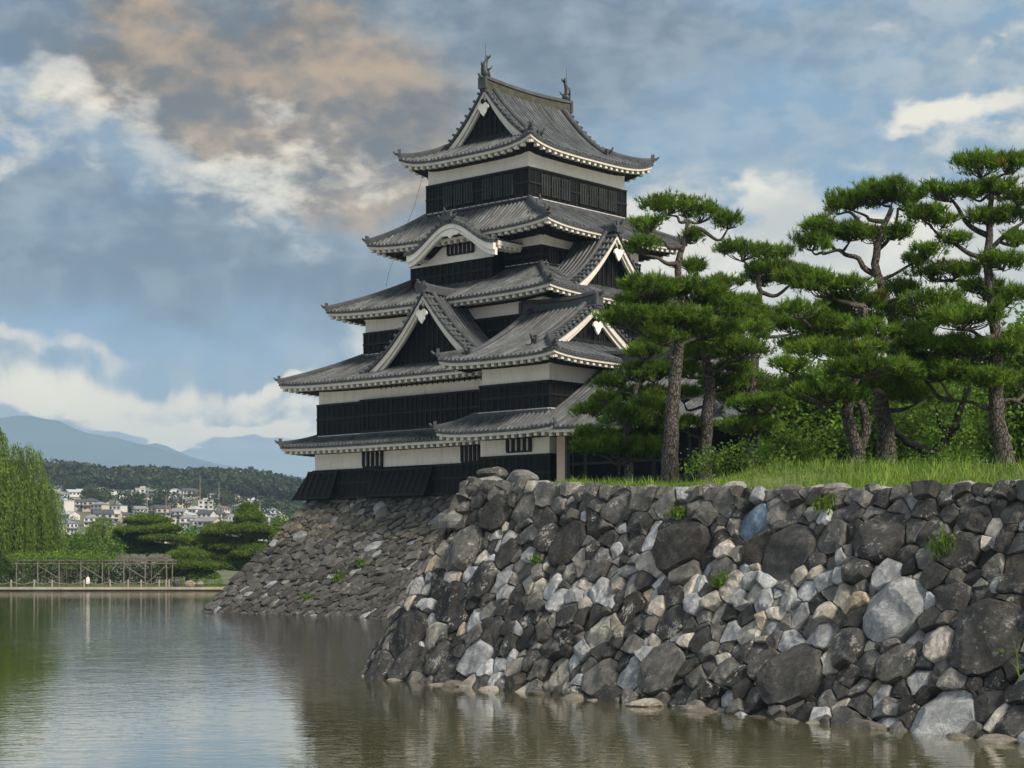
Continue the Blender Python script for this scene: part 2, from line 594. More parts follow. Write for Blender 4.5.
def prof(z0, z1, D, a):
    return lambda d: z0 + (z1 - z0) * (a * (np.asarray(d, float) / D) + (1 - a) * (np.asarray(d, float) / D) ** 2)


def skirt(parent, c, ae, be, ai, bi, ze, zi, lift=0.45, a=0.72, wall=None, skip=(), hips=((-1, -1), (-1, 1), (1, -1), (1, 1))):
    """pent roof running round a storey"""
    cs, ct = c
    Da, Db = ae - ai, be - bi
    D = max(Da, Db)
    # both pairs of sides reach the wall at the same height: use depth scaled to the pair
    zf = prof(ze, zi, 1.0, a)
    R = Roof(cs - ae, cs + ae, ct - be, ct + be, None, lift, 1.0)
    for side in ('-s', '+s', '-t', '+t'):
        if side in skip:
            continue
        Dn, Dl_ = (Da, Db) if side[1] == 's' else (Db, Da)
        R.zf = lambda d, Dn=Dn: zf(np.asarray(d, float) / Dn)
        R.Dl = Dn
        mid, half = (ct, be) if side[1] == 's' else (cs, ae)
        lo = lambda d, Dn=Dn, Dl_=Dl_, mid=mid, half=half: mid - half + Dl_ * d / Dn
        hi = lambda d, Dn=Dn, Dl_=Dl_, mid=mid, half=half: mid + half - Dl_ * d / Dn
        R.side(side, Dn, lo, hi, wall=Dn)
        # mortar course where the roof meets the wall
        o, inn, l, _, _ = R.frame(side)
        l3, in3 = np.array([*l, 0.0]), np.array([*inn, 0.0])
        L = lo(Dn), hi(Dn)
        pm = np.array([o[0], o[1], 0.0]) + in3 * (Dn - 0.06) + l3 * (L[0] + L[1]) / 2 + np.array([0, 0, zi + 0.03])
        R.ridge.obox(pm, l3 * ((L[1] - L[0]) / 2 + 0.06), in3 * 0.10, (0, 0, 0.10), mat=0)
        R.ridge.obox(pm + np.array([0, 0, 0.12]), l3 * ((L[1] - L[0]) / 2 + 0.03), in3 * 0.07, (0, 0, 0.03), mat=1)
    for sx, tx in hips:
        cs_, ct_ = cs + sx * ae, ct + tx * be
        q = np.linspace(0, 0.97, 12)
        pts = np.stack([cs_ - sx * Da * q, ct_ - tx * Db * q, zf(q) + lift * (1 - q) ** 2 + 0.10], 1)
        R.ridge.sweep(pts, np.array(RIDGE_SEC) * 0.85)
        out = np.array([sx * Da, tx * Db, 0.0])
        out /= np.linalg.norm(out)
        sd = np.cross(out, (0, 0, 1))
        p = pts[0]
        R.ridge.obox(p + (0, 0, 0.16), out * 0.09, sd * 0.18, (0, 0, 0.22))
        R.ridge.tube([p + (0, 0, 0.1), p + out * 0.2 + (0, 0, 0.15), p + out * 0.32 + (0, 0, 0.28)], [0.1, 0.08, 0.05], 6)
        if (sx, tx) != (-1, -1):
            continue
        k = pts[5]
        R.ridge.obox(k + (0, 0, 0.3), out * 0.08, sd * 0.17, (0, 0, 0.24))
        R.ridge.tube([k + (0, 0, 0.45), k + out * 0.12 + (0, 0, 0.62), k + out * 0.10 + (0, 0, 0.78)], [0.07, 0.06, 0.02], 6)
    return R.finish(parent)


def gable(parent, n, plane, c, zf_apex, zf_foot, half, back, a=0.62, infill=True, verge=0.35, dark='black', pend=1.0, roof=True, depth_wall=0.45, lattice=False):
    """triangular gable: n = outward axis as (s, t); plane = distance of its face along n from the castle's centre line c-origin.
    zf_apex / zf_foot: roof surface heights at ridge and at +-half.  back = how far the dormer roof runs inward."""
    n3 = np.array([n[0], n[1], 0.0])
    l3 = np.array([-n[1], n[0], 0.0])
    o = n3 * plane + l3 * c
    g = lambda x: zf_foot + (zf_apex - zf_foot) * (a * (1 - np.abs(x) / half) + (1 - a) * (1 - np.abs(x) / half) ** 2)

    def pt(x, k, z):
        return o + l3 * x + n3 * k + np.array([0, 0, z])
    body = None
    xs = np.linspace(0, half * 1.0, 12)
    if roof:
        t = MB()
        rd = MB()
        for sg in (-1, 1):
            X = np.linspace(0, half * 1.12, 13) * sg
            gg = np.where(np.abs(X) <= half, g(np.clip(X, -half, half)), g(half) - (np.abs(X) - half) * (zf_apex - zf_foot) / half * 0.6)
            P = np.stack([[pt(x, k, z) for x, z in zip(X, gg)] for k in np.linspace(verge, -back, 8)])
            t.grid(P if sg < 0 else P[::-1], col=(0.46, 0.46, 0.47, 1))  # darker pans again, shade between the ribs painted in
            # edge thickness
            lower = np.stack([[pt(x, verge, z - q) for x, z in zip(X, gg)] for q in (0.0, 0.14)])
            t.grid(lower)
            ks = np.arange(verge - 0.16, -back, -0.31)
            for k in ks:
                C = np.array([pt(x, k, z) for x, z in zip(X, gg)])
                w, h = 0.075, 0.085
                Q = np.stack([C + n3 * q + np.array([0, 0, b]) for q, b in ((-w, -0.02), (-w * 0.6, h * 0.8), (0, h), (w * 0.6, h * 0.8), (w, -0.02))], 1)
                t.grid(Q)
            # cross tiles of the verge: short barrels that end at the bargeboard
            for x in np.arange(0.3, half * 1.02, 0.36):
                z = float(g(min(x, half)))
                p0, p1 = pt(x * sg, verge + 0.10, z + 0.06), pt(x * sg, verge - 0.62, z + 0.10)
                t.tube([p0, p1], 0.085, 6, mat=0)
            # descending ridge one row in from the verge
            Y0 = np.array([pt(x, verge - 0.78, z + 0.10) for x, z in zip(X, gg)])
            rd.sweep(Y0, np.array(RIDGE_SEC) * 0.72)
        zr = zf_apex + 0.2
        R0 = np.array([pt(0, k, zr + 0.10 * max(0, (k + back * 0.5) / (back * 0.5 + verge)) ** 2) for k in np.linspace(verge + 0.02, -back, 9)])
        rd.sweep(R0, np.array(RIDGE_SEC) * 1.05)
        rd.obox(pt(0, verge + 0.08, zr + 0.05), l3 * 0.30, n3 * 0.08, (0, 0, 0.34))
        rd.tube([pt(0, verge + 0.02, zr + 0.22), pt(0, verge + 0.24, zr + 0.30), pt(0, verge + 0.36, zr + 0.46)], [0.11, 0.09, 0.05], 7)
        for sg in (-1, 1):
            rd.tube([pt(0.28 * sg, verge + 0.06, zr - 0.02), pt(0.42 * sg, verge + 0.06, zr + 0.1), pt(0.4 * sg, verge + 0.06, zr + 0.3)], [0.09, 0.07, 0.03], 6)
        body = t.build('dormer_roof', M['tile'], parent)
        body['_off'] = parent['_off']
        rd.build('ridge', [M['ridge'], M['mortar'], M['moss']], body)
        host = body
    else:
        host = parent
    # bargeboard: two stepped curved bands
    b = MB()
    for (d0, d1, k0, k1) in ((0.15, 0.44, verge - 0.10, verge - 0.26), (0.37, 0.64, verge - 0.22, verge - 0.40)):
        for sg in (-1, 1):
            X = np.linspace(0, half * 1.0, 13)
            Z = g(X)
            fl = 1 + 0.25 * (X / half)
            pts = []
            for kk, dd in ((k0, d0), (k0, d1), (k1, d1), (k1, d0), (k0, d0)):
                pts.append(np.array([pt(x * sg, kk, z - dd * (f if dd > d0 else 1) * 1.0) for x, z, f in zip(X, Z, fl)]))
            b.grid(np.stack(pts, 1))
            e = [p[-1] for p in pts[:4]]
            b.add(e, [(0, 1, 2, 3)])
    b.build('bargeboard', M['trim'], host)
    # pendant: a carved board with a dark boss
    pz = zf_apex - 0.98
    w = 0.36 * pend
    out = [(0, 0.34), (0.5, 0.30), (0.9, 0.0), (1.0, -0.35), (0.6, -0.62), (0.45, -1.0), (0.0, -1.5), (-0.45, -1.0), (-0.6, -0.62), (-1.0, -0.35), (-0.9, 0.0), (-0.5, 0.30)]
    pm = MB()
    pm.prism([pt(x * w, verge - 0.06, pz - 0.15 + y * w) for x, y in out], n3 * 0.10)
    th = np.linspace(0, 2 * pi, 10, endpoint=False)
    pm.prism([pt(0.11 * pend * cos(q), verge + 0.045, pz + 0.08 + 0.13 * pend * sin(q)) for q in th], n3 * 0.05, mat=1)
    pm.build('pendant', [M['plaster'], M['black']], host)
    # dark boarded wall inside
    if infill:
        wl = MB()
        X = np.linspace(-half * 0.96, half * 0.96, 25)
        Z = g(X) - 0.3
        zb = zf_foot - 0.9
        P = np.stack([[pt(x, -depth_wall + verge, zb) for x in X], [pt(x, -depth_wall + verge, z) for x, z in zip(X, Z)]])
        wl.grid(P)
        for x in np.arange(-half * 0.85, half * 0.86, 0.42):
            z = float(g(x)) - 0.5
            if z > zb + 0.2:
                wl.obox(pt(x, -depth_wall + verge + 0.03, (zb + z) / 2), l3 * 0.045, n3 * 0.03, (0, 0, (z - zb) / 2), mat=1)
        wl.obox(pt(0, -depth_wall + verge + 0.05, zf_foot + 0.25), l3 * half * 0.75, n3 * 0.05, (0, 0, 0.09), mat=1)
        wl.build('gable_wall', [M['black'], M['black2']], host)
    return body


def irimoya(parent, s0, s1, t0, t1, axis, z_e, z_r, a, Dg0, Dg1, lift, wall, verge_out=0.3, ridge_h=0.55, gable0=True, gable1=True, pend=1.0, mossy=False, finial=False):
    """hip-and-gable roof; axis 's' or 't' is the ridge's direction; Dg0/Dg1: how far in the gables stand at the low / high end of the axis"""
    if axis == 's':
        La, Lb, Ha, Hb = s0, s1, t0, t1
    else:
        La, Lb, Ha, Hb = t0, t1, s0, s1
    D = (Hb - Ha) / 2
    zf = prof(z_e, z_r, D, a)
    R = Roof(s0, s1, t0, t1, zf, lift, max(Dg0, Dg1) * 1.4)
    va, vb = La + Dg0 - verge_out, Lb - Dg1 + verge_out
    lo = lambda d: La + d if d < Dg0 else va
    hi = lambda d: Lb - d if d < Dg1 else vb
    longs = ('-t', '+t') if axis == 's' else ('-s', '+s')
    shorts = ('-s', '+s') if axis == 's' else ('-t', '+t')
    for sd in longs:
        R.side(sd, D, lo, hi, wall=wall, nd=33, nl=30)
    mid = (Ha + Hb) / 2
    for sd, Dg in zip(shorts, (Dg0, Dg1)):
        if Dg == 0:
            continue
        R.side(sd, Dg + 0.3, lambda d: Ha + d, lambda d: Hb - d, wall=wall)
    # main ridge
    def pt(u, h, z):
        return (u, h, z) if axis == 's' else (h, u, z)
    us = np.linspace(va - 0.05, vb + 0.05, 15)
    um = (va + vb) / 2
    sag = 0.16 * ((us - um) / ((vb - va) / 2)) ** 2
    sec = np.array([(-0.22, -0.45), (-0.22, ridge_h - 0.12), (-0.15, ridge_h), (0.15, ridge_h), (0.22, ridge_h - 0.12), (0.22, -0.45)])
    R.ridge.sweep([pt(u, mid, z_r + g_) for u, g_ in zip(us, sag)], sec, mat=2 if mossy else 0)
    cap = np.array([(-0.29, ridge_h - 0.1), (-0.25, ridge_h + 0.1), (0.25, ridge_h + 0.1), (0.29, ridge_h - 0.1)])
    R.ridge.sweep([pt(u, mid, z_r + g_ + 0.03) for u, g_ in zip(us, sag)], cap)
    for u, sg in ((va, -1), (vb, 1)):
        e = np.array(pt(u + 0.05 * sg, mid, z_r + 0.2))
        ax = np.array(pt(sg, 0, 0.0))
        lx = np.array(pt(0, 1, 0.0))
        R.ridge.obox(e, ax * 0.10, lx * 0.30, (0, 0, 0.34))
        R.ridge.tube([e + (0, 0, 0.3), e + ax * 0.25 + (0, 0, 0.36), e + ax * 0.4 + (0, 0, 0.5)], [0.12, 0.1, 0.05], 7)
    # descending ridges beside each verge, then the hips
    for sgL, (v, Dg) in ((-1, (va, Dg0)), (1, (vb, Dg1))):
        if Dg == 0:
            continue
        for sgH in (-1, 1):
            pts = []
            for d in np.linspace(D - 0.2, Dg * 0.72, 12):
                h = (Ha + d) if sgH < 0 else (Hb - d)
                pts.append(pt(v - sgL * 0.72, h, float(zf(d)) + 0.1))
            R.ridge.sweep(pts, np.array(RIDGE_SEC) * 0.85)
            p = np.array(pts[-1])
            hx = np.array(pt(0, sgH, 0.0))
            lx = np.array(pt(1, 0, 0.0))
            R.ridge.obox(p + (0, 0, 0.16), hx * 0.09, lx * 0.2, (0, 0, 0.26))
            R.ridge.tube([p + (0, 0, 0.2), p + hx * 0.24 + (0, 0, 0.28), p + hx * 0.38 + (0, 0, 0.5)], [0.11, 0.09, 0.04], 6)
            sx, tx = (sgL, sgH) if axis == 's' else (sgH, sgL)
            R.hip(sx, tx, min(Dg + 0.25, Dg * 1.1), 0.0, 0.85)
    roof = R.finish(parent)
    for sg, Dg, on in ((-1, Dg0, gable0), (1, Dg1, gable1)):
        if not on:
            continue
        n = (sg, 0) if axis == 's' else (0, sg)
        plane = sg * ((La + Dg0) if sg < 0 else (Lb - Dg1))
        c = mid
        # lateral axis of gable() is (-n1, n0)
        cc = c * (n[0] if axis == 's' else -n[1])
        hw = D - Dg
        gable(parent, n, plane, cc, float(zf(D)), float(zf(Dg)), hw, 0, a=a + (1 - a) * 0.33, roof=False, verge=verge_out, pend=pend)
        # verge barrels
        vm = MB()
        n3 = np.array([n[0], n[1], 0.0])
        l3 = np.array([-n[1], n[0], 0.0])
        o = n3 * plane + l3 * cc
        for x in np.arange(0.35, hw + 0.2, 0.34):
            for s2 in (-1, 1):
                z = float(zf(D - x)) + 0.06
                q = o + l3 * x * s2 + np.array([0, 0, z])
                vm.tube([q + n3 * (verge_out + 0.12), q + n3 * (verge_out - 0.5)], 0.085, 6)
        for s2 in (-1, 1):
            xs = np.linspace(0, hw + 0.1, 12)
            pts = [[o + l3 * x * s2 + n3 * kk + np.array([0, 0, float(zf(D - x)) - zz]) for x in xs] for kk, zz in ((verge_out + 0.02, 0.0), (verge_out + 0.02, 0.16), (verge_out - 0.4, 0.16))]
            vm.grid(np.stack(pts, 1))
        vm.build('verge', M['ridge'], roof)
    return roof


def storey(parent, s0, s1, t0, t1, z0, zs, z1, batten=0.46, rail=True, inset=0.06, faces=('-s', '-t', '+s', '+t'), skirt_out=0.0):
    """black boarded wall z0..zs (battens, rails) with a white plaster band zs..z1 above"""
    b = MB()
    o = skirt_out
    b.hexa([(s0 - o, t0 - o, z0), (s1 + o, t0 - o, z0), (s0 - o, t1 + o, z0), (s1 + o, t1 + o, z0), (s0, t0, zs), (s1, t0, zs), (s0, t1, zs), (s1, t1, zs)])
    for f in faces:
        ax = f[1]
        L0, L1 = (t0, t1) if ax == 's' else (s0, s1)
        n = {'-s': (-1, 0), '+s': (1, 0), '-t': (0, -1), '+t': (0, 1)}[f]
        n3 = np.array([*n, 0.0])
        l3 = np.array([abs(n[1]), abs(n[0]), 0.0])
        pl = {'-s': -s0, '+s': s1, '-t': -t0, '+t': t1}[f]

        def p(lat, z, k=0.0):
            f_ = (zs - z) / (zs - z0)
            return n3 * (pl + o * f_ + k) + l3 * lat + np.array([0, 0, z])
        m = max(2, int(round((L1 - L0) / batten)))
        for lat in np.linspace(L0, L1, m + 1):
            c0, c1 = p(lat, z0), p(lat, zs)
            b.obox((c0 + c1) / 2, l3 * 0.042, n3 * 0.035, (c1 - c0) / 2, mat=1)
        if rail:
            for z in (z0 + 0.10, zs - 0.07, z0 + (zs - z0) * 0.55):
                b.obox(p((L0 + L1) / 2, z, 0.015), l3 * ((L1 - L0) / 2 + 0.05), n3 * 0.05, (0, 0, 0.055), mat=1)
    b.build('board_wall', [M['black'], M['black2']], parent)
    w = MB()
    i = inset
    w.box(s0 + i, s1 - i, t0 + i, t1 - i, zs - 0.02, z1)
    # thin projecting plaster course
    w.box(s0 + i - 0.05, s1 - i + 0.05, t0 + i - 0.05, t1 - i + 0.05, z1 - 0.42, z1 - 0.36)
    w.build('plaster_wall', M['plaster'], parent)


def lattice_window(parent, n, plane, lat0, lat1, z0, z1, bars=5):
    """barred window: pale board behind a row of dark bars"""
    n3 = np.array([n[0], n[1], 0.0])
    l3 = np.array([abs(n[1]), abs(n[0]), 0.0])
    m = MB()
    c = n3 * plane + l3 * (lat0 + lat1) / 2 + np.array([0, 0, (z0 + z1) / 2])
    hw, hh = (lat1 - lat0) / 2, (z1 - z0) / 2
    m.obox(c, l3 * hw, n3 * 0.02, (0, 0, hh))
    for sg in (-1, 1):
        m.obox(c + np.array([0, 0, sg * (hh + 0.035)]) + n3 * 0.03, l3 * (hw + 0.05), n3 * 0.07, (0, 0, 0.04), mat=1)
    w = m.build('window', [M['mortar'], M['black2']], parent)
    w['_off'] = parent['_off']
    g = MB()
    for q in np.linspace(lat0, lat1, bars):
        g.obox(n3 * (plane + 0.07) + l3 * q + np.array([0, 0, (z0 + z1) / 2]), l3 * 0.085, n3 * 0.05, (0, 0, hh - 0.006))
    g.build('lattice', M['black2'], w)


def shutters(parent, n, plane, lats, z0, z1, w=0.8):
    """boarded window hatches standing slightly proud"""
    n3 = np.array([n[0], n[1], 0.0])
    l3 = np.array([abs(n[1]), abs(n[0]), 0.0])
    for q in lats:
        m = MB()
        c = n3 * (plane + 0.05) + l3 * q + np.array([0, 0, (z0 + z1) / 2])
        hh = (z1 - z0) / 2
        m.obox(c, l3 * w / 2, n3 * 0.045, (0, 0, hh))
        for k in (-0.3, 0.0, 0.3):
            m.obox(c + l3 * k * w + n3 * 0.05, l3 * 0.035, n3 * 0.02, (0, 0, hh - 0.04), mat=1)
        m.build('window_hatch', [M['hatch'], M['black']], parent)


M['hatch'] = surf('hatch_board', (0.024, 0.0275, 0.0235), 0.55, 0.5, 1.2, 0.1, 20, spec=0.35)

# ---- main keep ----------------------------------------------------
keep = cthing('castle_keep', 'tall black and white castle keep with five stacked grey tiled roofs', 'castle', 0, 0, BASE_Z)

# storey 1: flared black skirt, white band with barred windows
storey(keep, -9.35, 9.35, -9.0, 9.0, 6.6, 8.42, 10.05, skirt_out=0.32)
for (q0, q1) in ((3.05, 4.6), (-4.7, -3.4)):
    lattice_window(keep, (-1, 0), 9.30, q0, q1, 8.50, 9.6, 5)
# stone-drop hatches leaning out at the foot
def hatch(t0, t1, out=0.85, zt=8.36, zb=6.62, s=-9.38, wrap=0.0):
    m = MB()
    m.hexa([(s - out, t0, zb), (s + 0.3, t0, zb), (s - out, t1 + wrap, zb), (s + 0.3, t1 + wrap, zb), (s - 0.06, t0, zt), (s + 0.3, t0, zt), (s - 0.06, t1, zt), (s + 0.3, t1, zt)])
    for q in np.arange(t0, t1 + 0.05, (t1 - t0) / max(2, round((t1 - t0) / 0.5))):
        a, b_ = np.array((s - out, q, zb)), np.array((s - 0.06, q, zt))
        m.obox((a + b_) / 2 + (-0.02, 0, 0), (0, 0.045, 0), (-0.03, 0, 0.013), (b_ - a) / 2, mat=1)
    for f in (0.06, 0.93):
        a = np.array((s - out, 0, zb)) * (1 - f) + np.array((s - 0.06, 0, zt)) * f
        m.obox((a[0] - 0.03, (t0 + t1) / 2, a[2]), (0, (t1 - t0) / 2 + 0.03, 0), (-0.04, 0, 0), (0, 0, 0.05), mat=1)
    m.build('stone_drop_hatch', [M['black'], M['black2']], keep)
hatch(6.7, 9.3, wrap=0.75)
hatch(-1.2, 3.4)
hatch(-9.2, -7.4)
skirt(keep, (0, 0), 10.75, 10.45, 9.15, 8.75, 9.75, 10.32, 0.13)

# storey 2
storey(keep, -9.2, 9.2, -8.8, 8.8, 10.36, 12.4, 13.7)
wp = MB()
wp.box(-9.36, -9.19, -8.6, 4.85, 10.5, 12.46)
for q in np.arange(-8.6, 4.86, 0.4):
    wp.box(-9.42, -9.35, q - 0.04, q + 0.04, 10.56, 12.40, mat=1)
for z in (10.56, 11.5, 12.40):
    wp.box(-9.44, -9.353, -8.62, 4.87, z - 0.05, z + 0.05, mat=1)
wp.build('window_hatch', [M['black'], M['black2']], keep)
skirt(keep, (0, 0), 10.8, 10.5, 6.75, 7.1, 13.5, 15.35, 0.17, a=0.85, wall=1.8)
# big triangular gable on the second roof
gable(keep, (-1, 0), 9.65, 0.85, 18.2, 13.9, 4.9, 3.0, a=0.5, pend=1.25, depth_wall=0.9)

# storey 3
storey(keep, -6.85, 6.85, -7.2, 7.2, 15.2, 16.85, 18.0)
skirt(keep, (0, 0), 8.3, 9.0, 4.5, 5.05, 17.95, 19.95, 0.25, a=0.85)
# gable over the right face of the third roof
gable(keep, (0, -1), 7.9, -1.4, 21.9, 18.2, 4.35, 2.9, a=0.5, pend=1.1, depth_wall=0.9)

# storey 4
storey(keep, -4.6, 4.6, -5.15, 5.15, 19.9, 21.1, 22.4)
skirt(keep, (0, 0), 6.5, 7.3, 4.42, 4.05, 22.0, 23.85, 0.32, a=0.85)
shutters(keep, (0, -1), 5.15, (-3.6, -2.4), 20.1, 21.0)

# projecting bay under a curved gable
bay = MB()
bay.box(-5.7, -4.55, -2.3, 4.25, 19.15, 20.62)
for q in np.linspace(-2.3, 4.25, 14):
    bay.box(-5.76, -5.69, q - 0.045, q + 0.045, 19.2, 20.6, mat=1)
for z in (19.9, 20.55):
    bay.box(-5.78, -5.692, -2.33, 4.28, z - 0.05, z + 0.05, mat=1)
bay.build('bay_wall', [M['black'], M['black2']], keep)
KC, KW, KH, KZ = -0.05, 3.45, 1.50, 21.25
kz = lambda x: KZ + KH * (0.5 + 0.5 * np.cos(pi * np.clip(x / KW, -1, 1))) ** 0.92
kx = np.linspace(-KW - 0.25, KW + 0.25, 41)
kt = MB()
kt.grid(np.stack([np.stack([np.full(41, s), KC + kx, kz(kx)], 1) for s in np.linspace(-7.0, -4.4, 7)]))
kt.grid(np.stack([np.stack([np.full(41, -7.0), KC + kx, kz(kx) - q], 1) for q in (0, 0.16)]))
for s in np.arange(-6.9, -4.5, 0.31):
    C = np.stack([np.full(41, s), KC + kx, kz(kx)], 1)
    kt.grid(np.stack([C + np.array([q, 0, b]) for q, b in ((-0.075, -0.02), (-0.045, 0.07), (0, 0.085), (0.045, 0.07), (0.075, -0.02))], 1))
for q in np.arange(-KW, KW + 0.01, 0.34):
    z = float(kz(q)) + 0.05
    kt.tube([(-7.1, KC + q, z), (-6.5, KC + q, z + 0.02)], 0.085, 6)
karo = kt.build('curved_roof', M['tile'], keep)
karo['_off'] = keep['_off']
kb = MB()
for (d0, d1, sa, sb) in ((0.16, 0.43, -6.93, -6.75), (0.38, 0.66, -6.8, -6.6)):
    pts = []
    xk = kx[1:-1]
    for s_, d_ in ((sa, d0), (sa, d1), (sb, d1), (sb, d0), (sa, d0)):
        pts.append(np.stack([np.full(39, s_), KC + xk, kz(xk) - d_ * np.where(d_ > d0, 1 + 0.25 * (xk / KW) ** 2, 1)], 1))
    kb.grid(np.stack(pts, 1))
    for e in (0, -1):
        kb.add([p_[e] for p_ in pts[:4]], [(0, 1, 2, 3)])
kb.build('bargeboard', M['plaster'], karo)
kr = MB()
kr.sweep([(s, KC, KZ + KH + 0.12) for s in np.linspace(-7.05, -4.4, 6)], np.array(RIDGE_SEC))
kr.obox((-7.08, KC, KZ + KH + 0.28), (0.09, 0, 0), (0, 0.34, 0), (0, 0, 0.26))
for sg in (-1, 1):
    kr.tube([(-7.06, KC + 0.3 * sg, KZ + KH + 0.15), (-7.06, KC + 0.6 * sg, KZ + KH + 0.22), (-7.06, KC + 0.75 * sg, KZ + KH + 0.4)], [0.12, 0.1, 0.04], 6)
kr.tube([(-7.1, KC, KZ + KH + 0.4), (-7.3, KC, KZ + KH + 0.55), (-7.35, KC, KZ + KH + 0.75)], [0.11, 0.09, 0.04], 6)
kr.build('ridge', [M['ridge']], karo)
ke = MB()
for sg in (-1, 1):
    y0 = KC + sg * (KW + 0.22)
    ke.box(-6.7, -4.6, min(y0, y0 - sg * 0.25), max(y0, y0 - sg * 0.25), KZ - 0.30, KZ - 0.03)
    for s in np.arange(-6.5, -4.6, 0.42):
        ke.box(s - 0.1, s + 0.1, min(y0 - sg * 0.03, y0 - sg * 0.8), max(y0 - sg * 0.03, y0 - sg * 0.8), KZ - 0.45, KZ - 0.302)
ke.build('eave', M['trim'], karo)
ty = MB()
xt = np.linspace(-3.1, 3.1, 31)
ty.grid(np.stack([np.stack([np.full(31, -5.72), KC + 0.4 + xt * 1.0, np.full(31, 20.62)], 1), np.stack([np.full(31, -5.72), KC + 0.4 + xt, np.maximum(kz(xt + 0.4) - 0.5, 20.62)], 1)]))
ty.box(-5.8, -5.6, -2.35, 4.3, 20.56, 20.68)
ty.build('tympanum', M['plaster'], karo)
lattice_window(keep, (-1, 0), 5.74, -0.9, 1.1, 21.05, 21.8, 7)
pm = MB()
w_ = 0.42
out_ = [(0, 0.34), (0.7, 0.30), (1.5, 0.1), (1.9, -0.25), (1.3, -0.5), (0.5, -0.5), (0.0, -0.95), (-0.5, -0.5), (-1.3, -0.5), (-1.9, -0.25), (-1.5, 0.1), (-0.7, 0.30)]
pm.prism([(-6.75, KC + x * w_, KZ + KH - 0.62 + y * w_) for x, y in out_], (-0.12, 0, 0))
pm.build('pendant', M['plaster'], karo)

# top storey and its hip-and-gable roof
storey(keep, -4.52, 4.52, -4.13, 4.13, 23.75, 25.75, 27.25, batten=0.52)
shutters(keep, (-1, 0), 4.52, (-2.6, -1.75, -0.9, 0.6, 1.45, 2.3), 24.25, 25.45, 0.7)
shutters(keep, (0, -1), 4.13, (-3.1, -2.2, -1.3, 0.4, 1.3, 2.2, 3.1), 24.25, 25.45, 0.74)
irimoya(keep, -5.72, 5.72, -5.32, 5.32, 's', 26.86, 31.2, 0.40, 2.1, 2.1, 0.55, 1.3, mossy=True, pend=1.2, ridge_h=0.34)


def finial(s, t, z, k=1.0):
    """dolphin-like roof ornament: body curling up to a forked tail, with a rod behind"""
    m = MB()
    d = -1 if s < 0 else 1
    path = [(s - d * 0.05, t, z - 0.15), (s, t, z + 0.1), (s + d * 0.10, t, z + 0.35), (s + d * 0.05, t, z + 0.62), (s - d * 0.10, t, z + 0.85), (s - d * 0.2, t, z + 1.0)]
    m.tube(path, np.array([0.30, 0.27, 0.21, 0.15, 0.10, 0.05]) * k, 8)
    for q in (-1, 1):
        m.tube([(s - d * 0.16, t, z + 0.95), (s - d * 0.3, t + q * 0.10, z + 1.12), (s - d * 0.28, t + q * 0.17, z + 1.25)], [0.07, 0.06, 0.02], 5)
        m.tube([(s + d * 0.05, t + q * 0.2, z + 0.2), (s - d * 0.1, t + q * 0.36, z + 0.32), (s - d * 0.2, t + q * 0.4, z + 0.5)], [0.07, 0.05, 0.015], 5)
    m.tube([(s + d * 0.26, t, z + 0.42), (s + d * 0.36, t, z + 0.58), (s + d * 0.3, t, z + 0.75)], [0.06, 0.05, 0.015], 5)
    m.tube([(s, t, z + 0.3), (s, t, z + 1.85)], [0.028, 0.015], 5)
    m.build('finial', M['bronze'], keep, smooth=True)


finial(-3.75, 0, 31.95)
finial(3.75, 0, 31.95)
cb = MB()
cb.tube([(-4.7, 4.3, 26.3), (-5.0, 4.7, 24.6), (-6.2, 5.7, 20.5), (-6.35, 5.8, 19.6)], 0.011, 5)
cb.build('lightning_cable', M['bronze'], keep)

# ---- corner turret in front -------------------------------------
tur = cthing('corner_turret', 'two-storey turret with a grey hip-and-gable roof joined to the front of the tall keep', 'turret', -6.9, -9.0, BASE_Z)
storey(tur, -11.2, -2.6, -11.44, -6.4, 6.4, 8.55, 10.2)
lattice_window(tur, (-1, 0), 11.16, -10.1, -8.5, 8.75, 9.6, 5)
skirt(tur, (-6.9, -8.95), 6.0, 4.2, 4.35, 2.5, 9.78, 10.75, 0.2, skip=('+t', '+s'), hips=((-1, 1),))
storey(tur, -11.2, -2.6, -11.44, -6.5, 10.75, 12.4, 13.7)
irimoya(tur, -12.75, -0.45, -13.1, -4.8, 't', 13.62, 16.95, 0.60, 2.45, 1.1, 0.25, 1.6, gable1=False, pend=1.1, ridge_h=0.38)

# ---- moon-viewing wing ------------------------------------------
wing = cthing('pavilion_wing', 'low open pavilion wing with a wide grey tiled roof behind the pine trunks', 'pavilion', -7, -16, 6.2)
irimoya(wing, -12.8, -1.0, -23.5, -11.75, 't', 9.72, 13.4, 0.85, 3.0, 0.0, 0.15, 2.0, gable1=False)
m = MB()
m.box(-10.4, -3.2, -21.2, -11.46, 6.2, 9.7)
m.build('plaster_wall', M['shade_trunk'], wing)  # near-black colour paints in the shade of the open veranda
m = MB()
for q in (-12.75, -13.9, -16.1, -18.3, -20.5, -21.6):
    m.box(-11.25, -11.02, q - 0.11, q + 0.11, 6.2, 9.6)
m.box(-11.3, -10.4, -21.8, -12.7, 7.0, 7.15)
m.box(-11.3, -11.22, -21.8, -12.7, 7.85, 7.97)
m.build('veranda_post', M['black2'], wing)
m = MB()
m.box(-11.1, -9.9, -12.4, -11.85, 6.3, 9.4)
m.build('plaster_panel', M['warm_lit'], wing)
